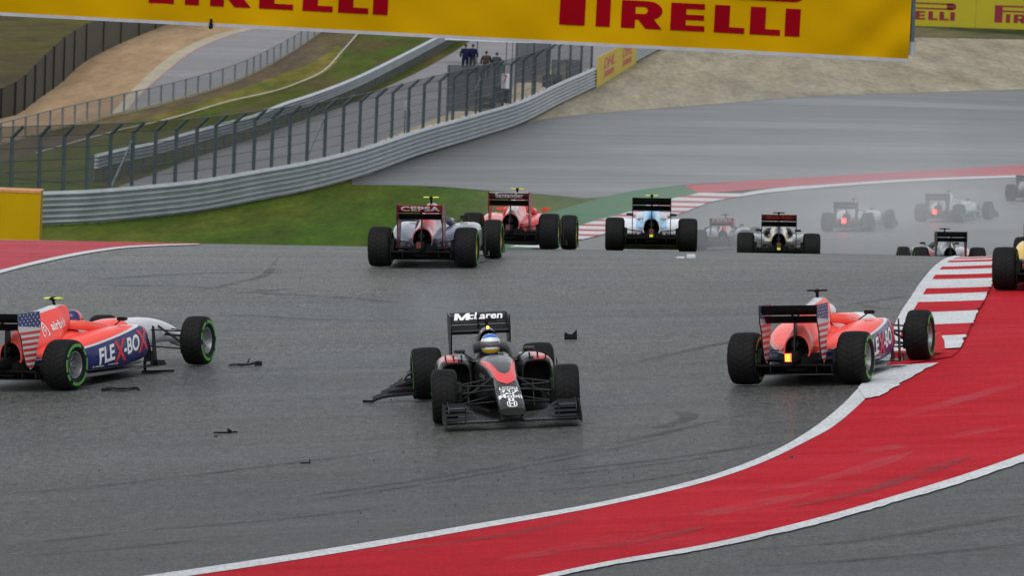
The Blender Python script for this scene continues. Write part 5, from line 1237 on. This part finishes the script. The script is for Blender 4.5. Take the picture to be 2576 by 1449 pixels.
# the torn-off front wing by the black car's rear wheel
def b_wing(r_):
    for k in range(4):
        y, z = -.16 + k * .09, .045 + k * .062
        P0 = [(-.52 + k * .11, y, z - .03), (-.42 + k * .10, y - .02, z + .01), (-.1, y - .02, z + .05), (.36, y, z + .07)]
        C = spline(P0, 14); w = np.linspace(.045, .14, 14)
        MB().rings([[(c[0], c[1] - ww, c[2] - .018), (c[0], c[1] - ww, c[2] + .012), (c[0], c[1] + ww, c[2] + .050), (c[0], c[1] + ww, c[2] + .015)] for c, ww in zip(C, w)], cap0=True, cap1=True).build('wing_element', M_WRECK, r_)
    MB().prism([(-.12, .0), (.10, 0), (.18, .22), (-.02, .26), (-.12, .12)], .34, .36, 0).build('endplate', M_WRECK, r_)
    MB().box((-.16, .15, .20), (.02, .17, .27)).build('upper_flap', M_WRECK, r_); MB().prism([(-.64, -.21), (-.5, -.26), (-.5, -.19), (-.56, -.17)], 0, .035, 2).build('tip', M_WRECK, r_)
    for q in (-.28, .05): MB().tube((q, -.2, .03), (q + .02, .16, .2), .012, 6).build('stay', M_SILVER, r_)
wreck('broken_wing', 'torn-off black front wing lying left of the black car', 1040, 1010, b_wing, group=None)

# ------------------------------------------------------------------ spray and smoke
def cloud(name, label, c, rad, dens, scale=.5, seed=0.0, col=(.80, .82, .84)):
    me = bpy.data.meshes.new(name); bm = bmesh.new(); bmesh.ops.create_icosphere(bm, subdivisions=3, radius=1.0); bm.to_mesh(me); bm.free()
    o = bpy.data.objects.new(name, me); COL.objects.link(o); o.location = c; o.scale = rad
    k = NT(name); k.t.nodes.remove(k.b); v = k.n('ShaderNodeVolumePrincipled'); v.inputs['Color'].default_value = (*col, 1); v.inputs['Anisotropy'].default_value = .1
    co = k.coord(); ln = k.n('ShaderNodeVectorMath', operation='LENGTH'); k.l(co, ln.inputs[0])
    fall = k.ramp(ln.outputs['Value'], .15, 1.0, 1.0, 0.0); fall = k.math('POWER', fall, 1.3)
    mp = k.n('ShaderNodeMapping'); mp.inputs['Scale'].default_value = rad; mp.inputs['Location'].default_value = (seed, seed * 2, 0); k.l(co, mp.inputs['Vector'])
    nz = k.ramp(k.noise(mp.outputs[0], scale, 3, .5), .35, .68, .25, 1.7)
    d = k.math('MULTIPLY', k.math('MULTIPLY', fall, nz), dens); k.l(d, v.inputs['Density']); k.l(v.outputs[0], k.out.inputs['Volume'])
    me.materials.append(k.m); tag(o, label, None, None, 'stuff'); return o
def gz(x, y): return float(terrain(x, y))
cloud('spray', 'wide bank of grey water spray hanging over the track beyond the crest', (11, 205, gz(11, 205) + 1.5), (15, 46, 4.2), .0135, .22)
cloud('spray', 'dense spray around the silver car with a red light, left one', (11.0, 222, gz(11, 222) + .7), (4.2, 9, 1.7), .040, .5, 3)
cloud('spray', 'dense spray around the silver car with a red light, right one', (15.0, 232, gz(15, 232) + .7), (4.5, 9, 1.9), .045, .5, 5)
cloud('spray', 'spray thrown up behind the faint lilac car', (6.9, 203, gz(6.9, 203) + .4), (2.4, 8, 1.3), .045, .7, 7)
sx_, sy_ = hitxy(1085, 905); cloud('tyre_smoke', 'faint bluish tyre smoke behind the black car', (sx_, sy_ + 2.2, gz(sx_, sy_) + .65), (.7, 1.6, .65), .10, 2.0, 2, (.72, .80, .95))
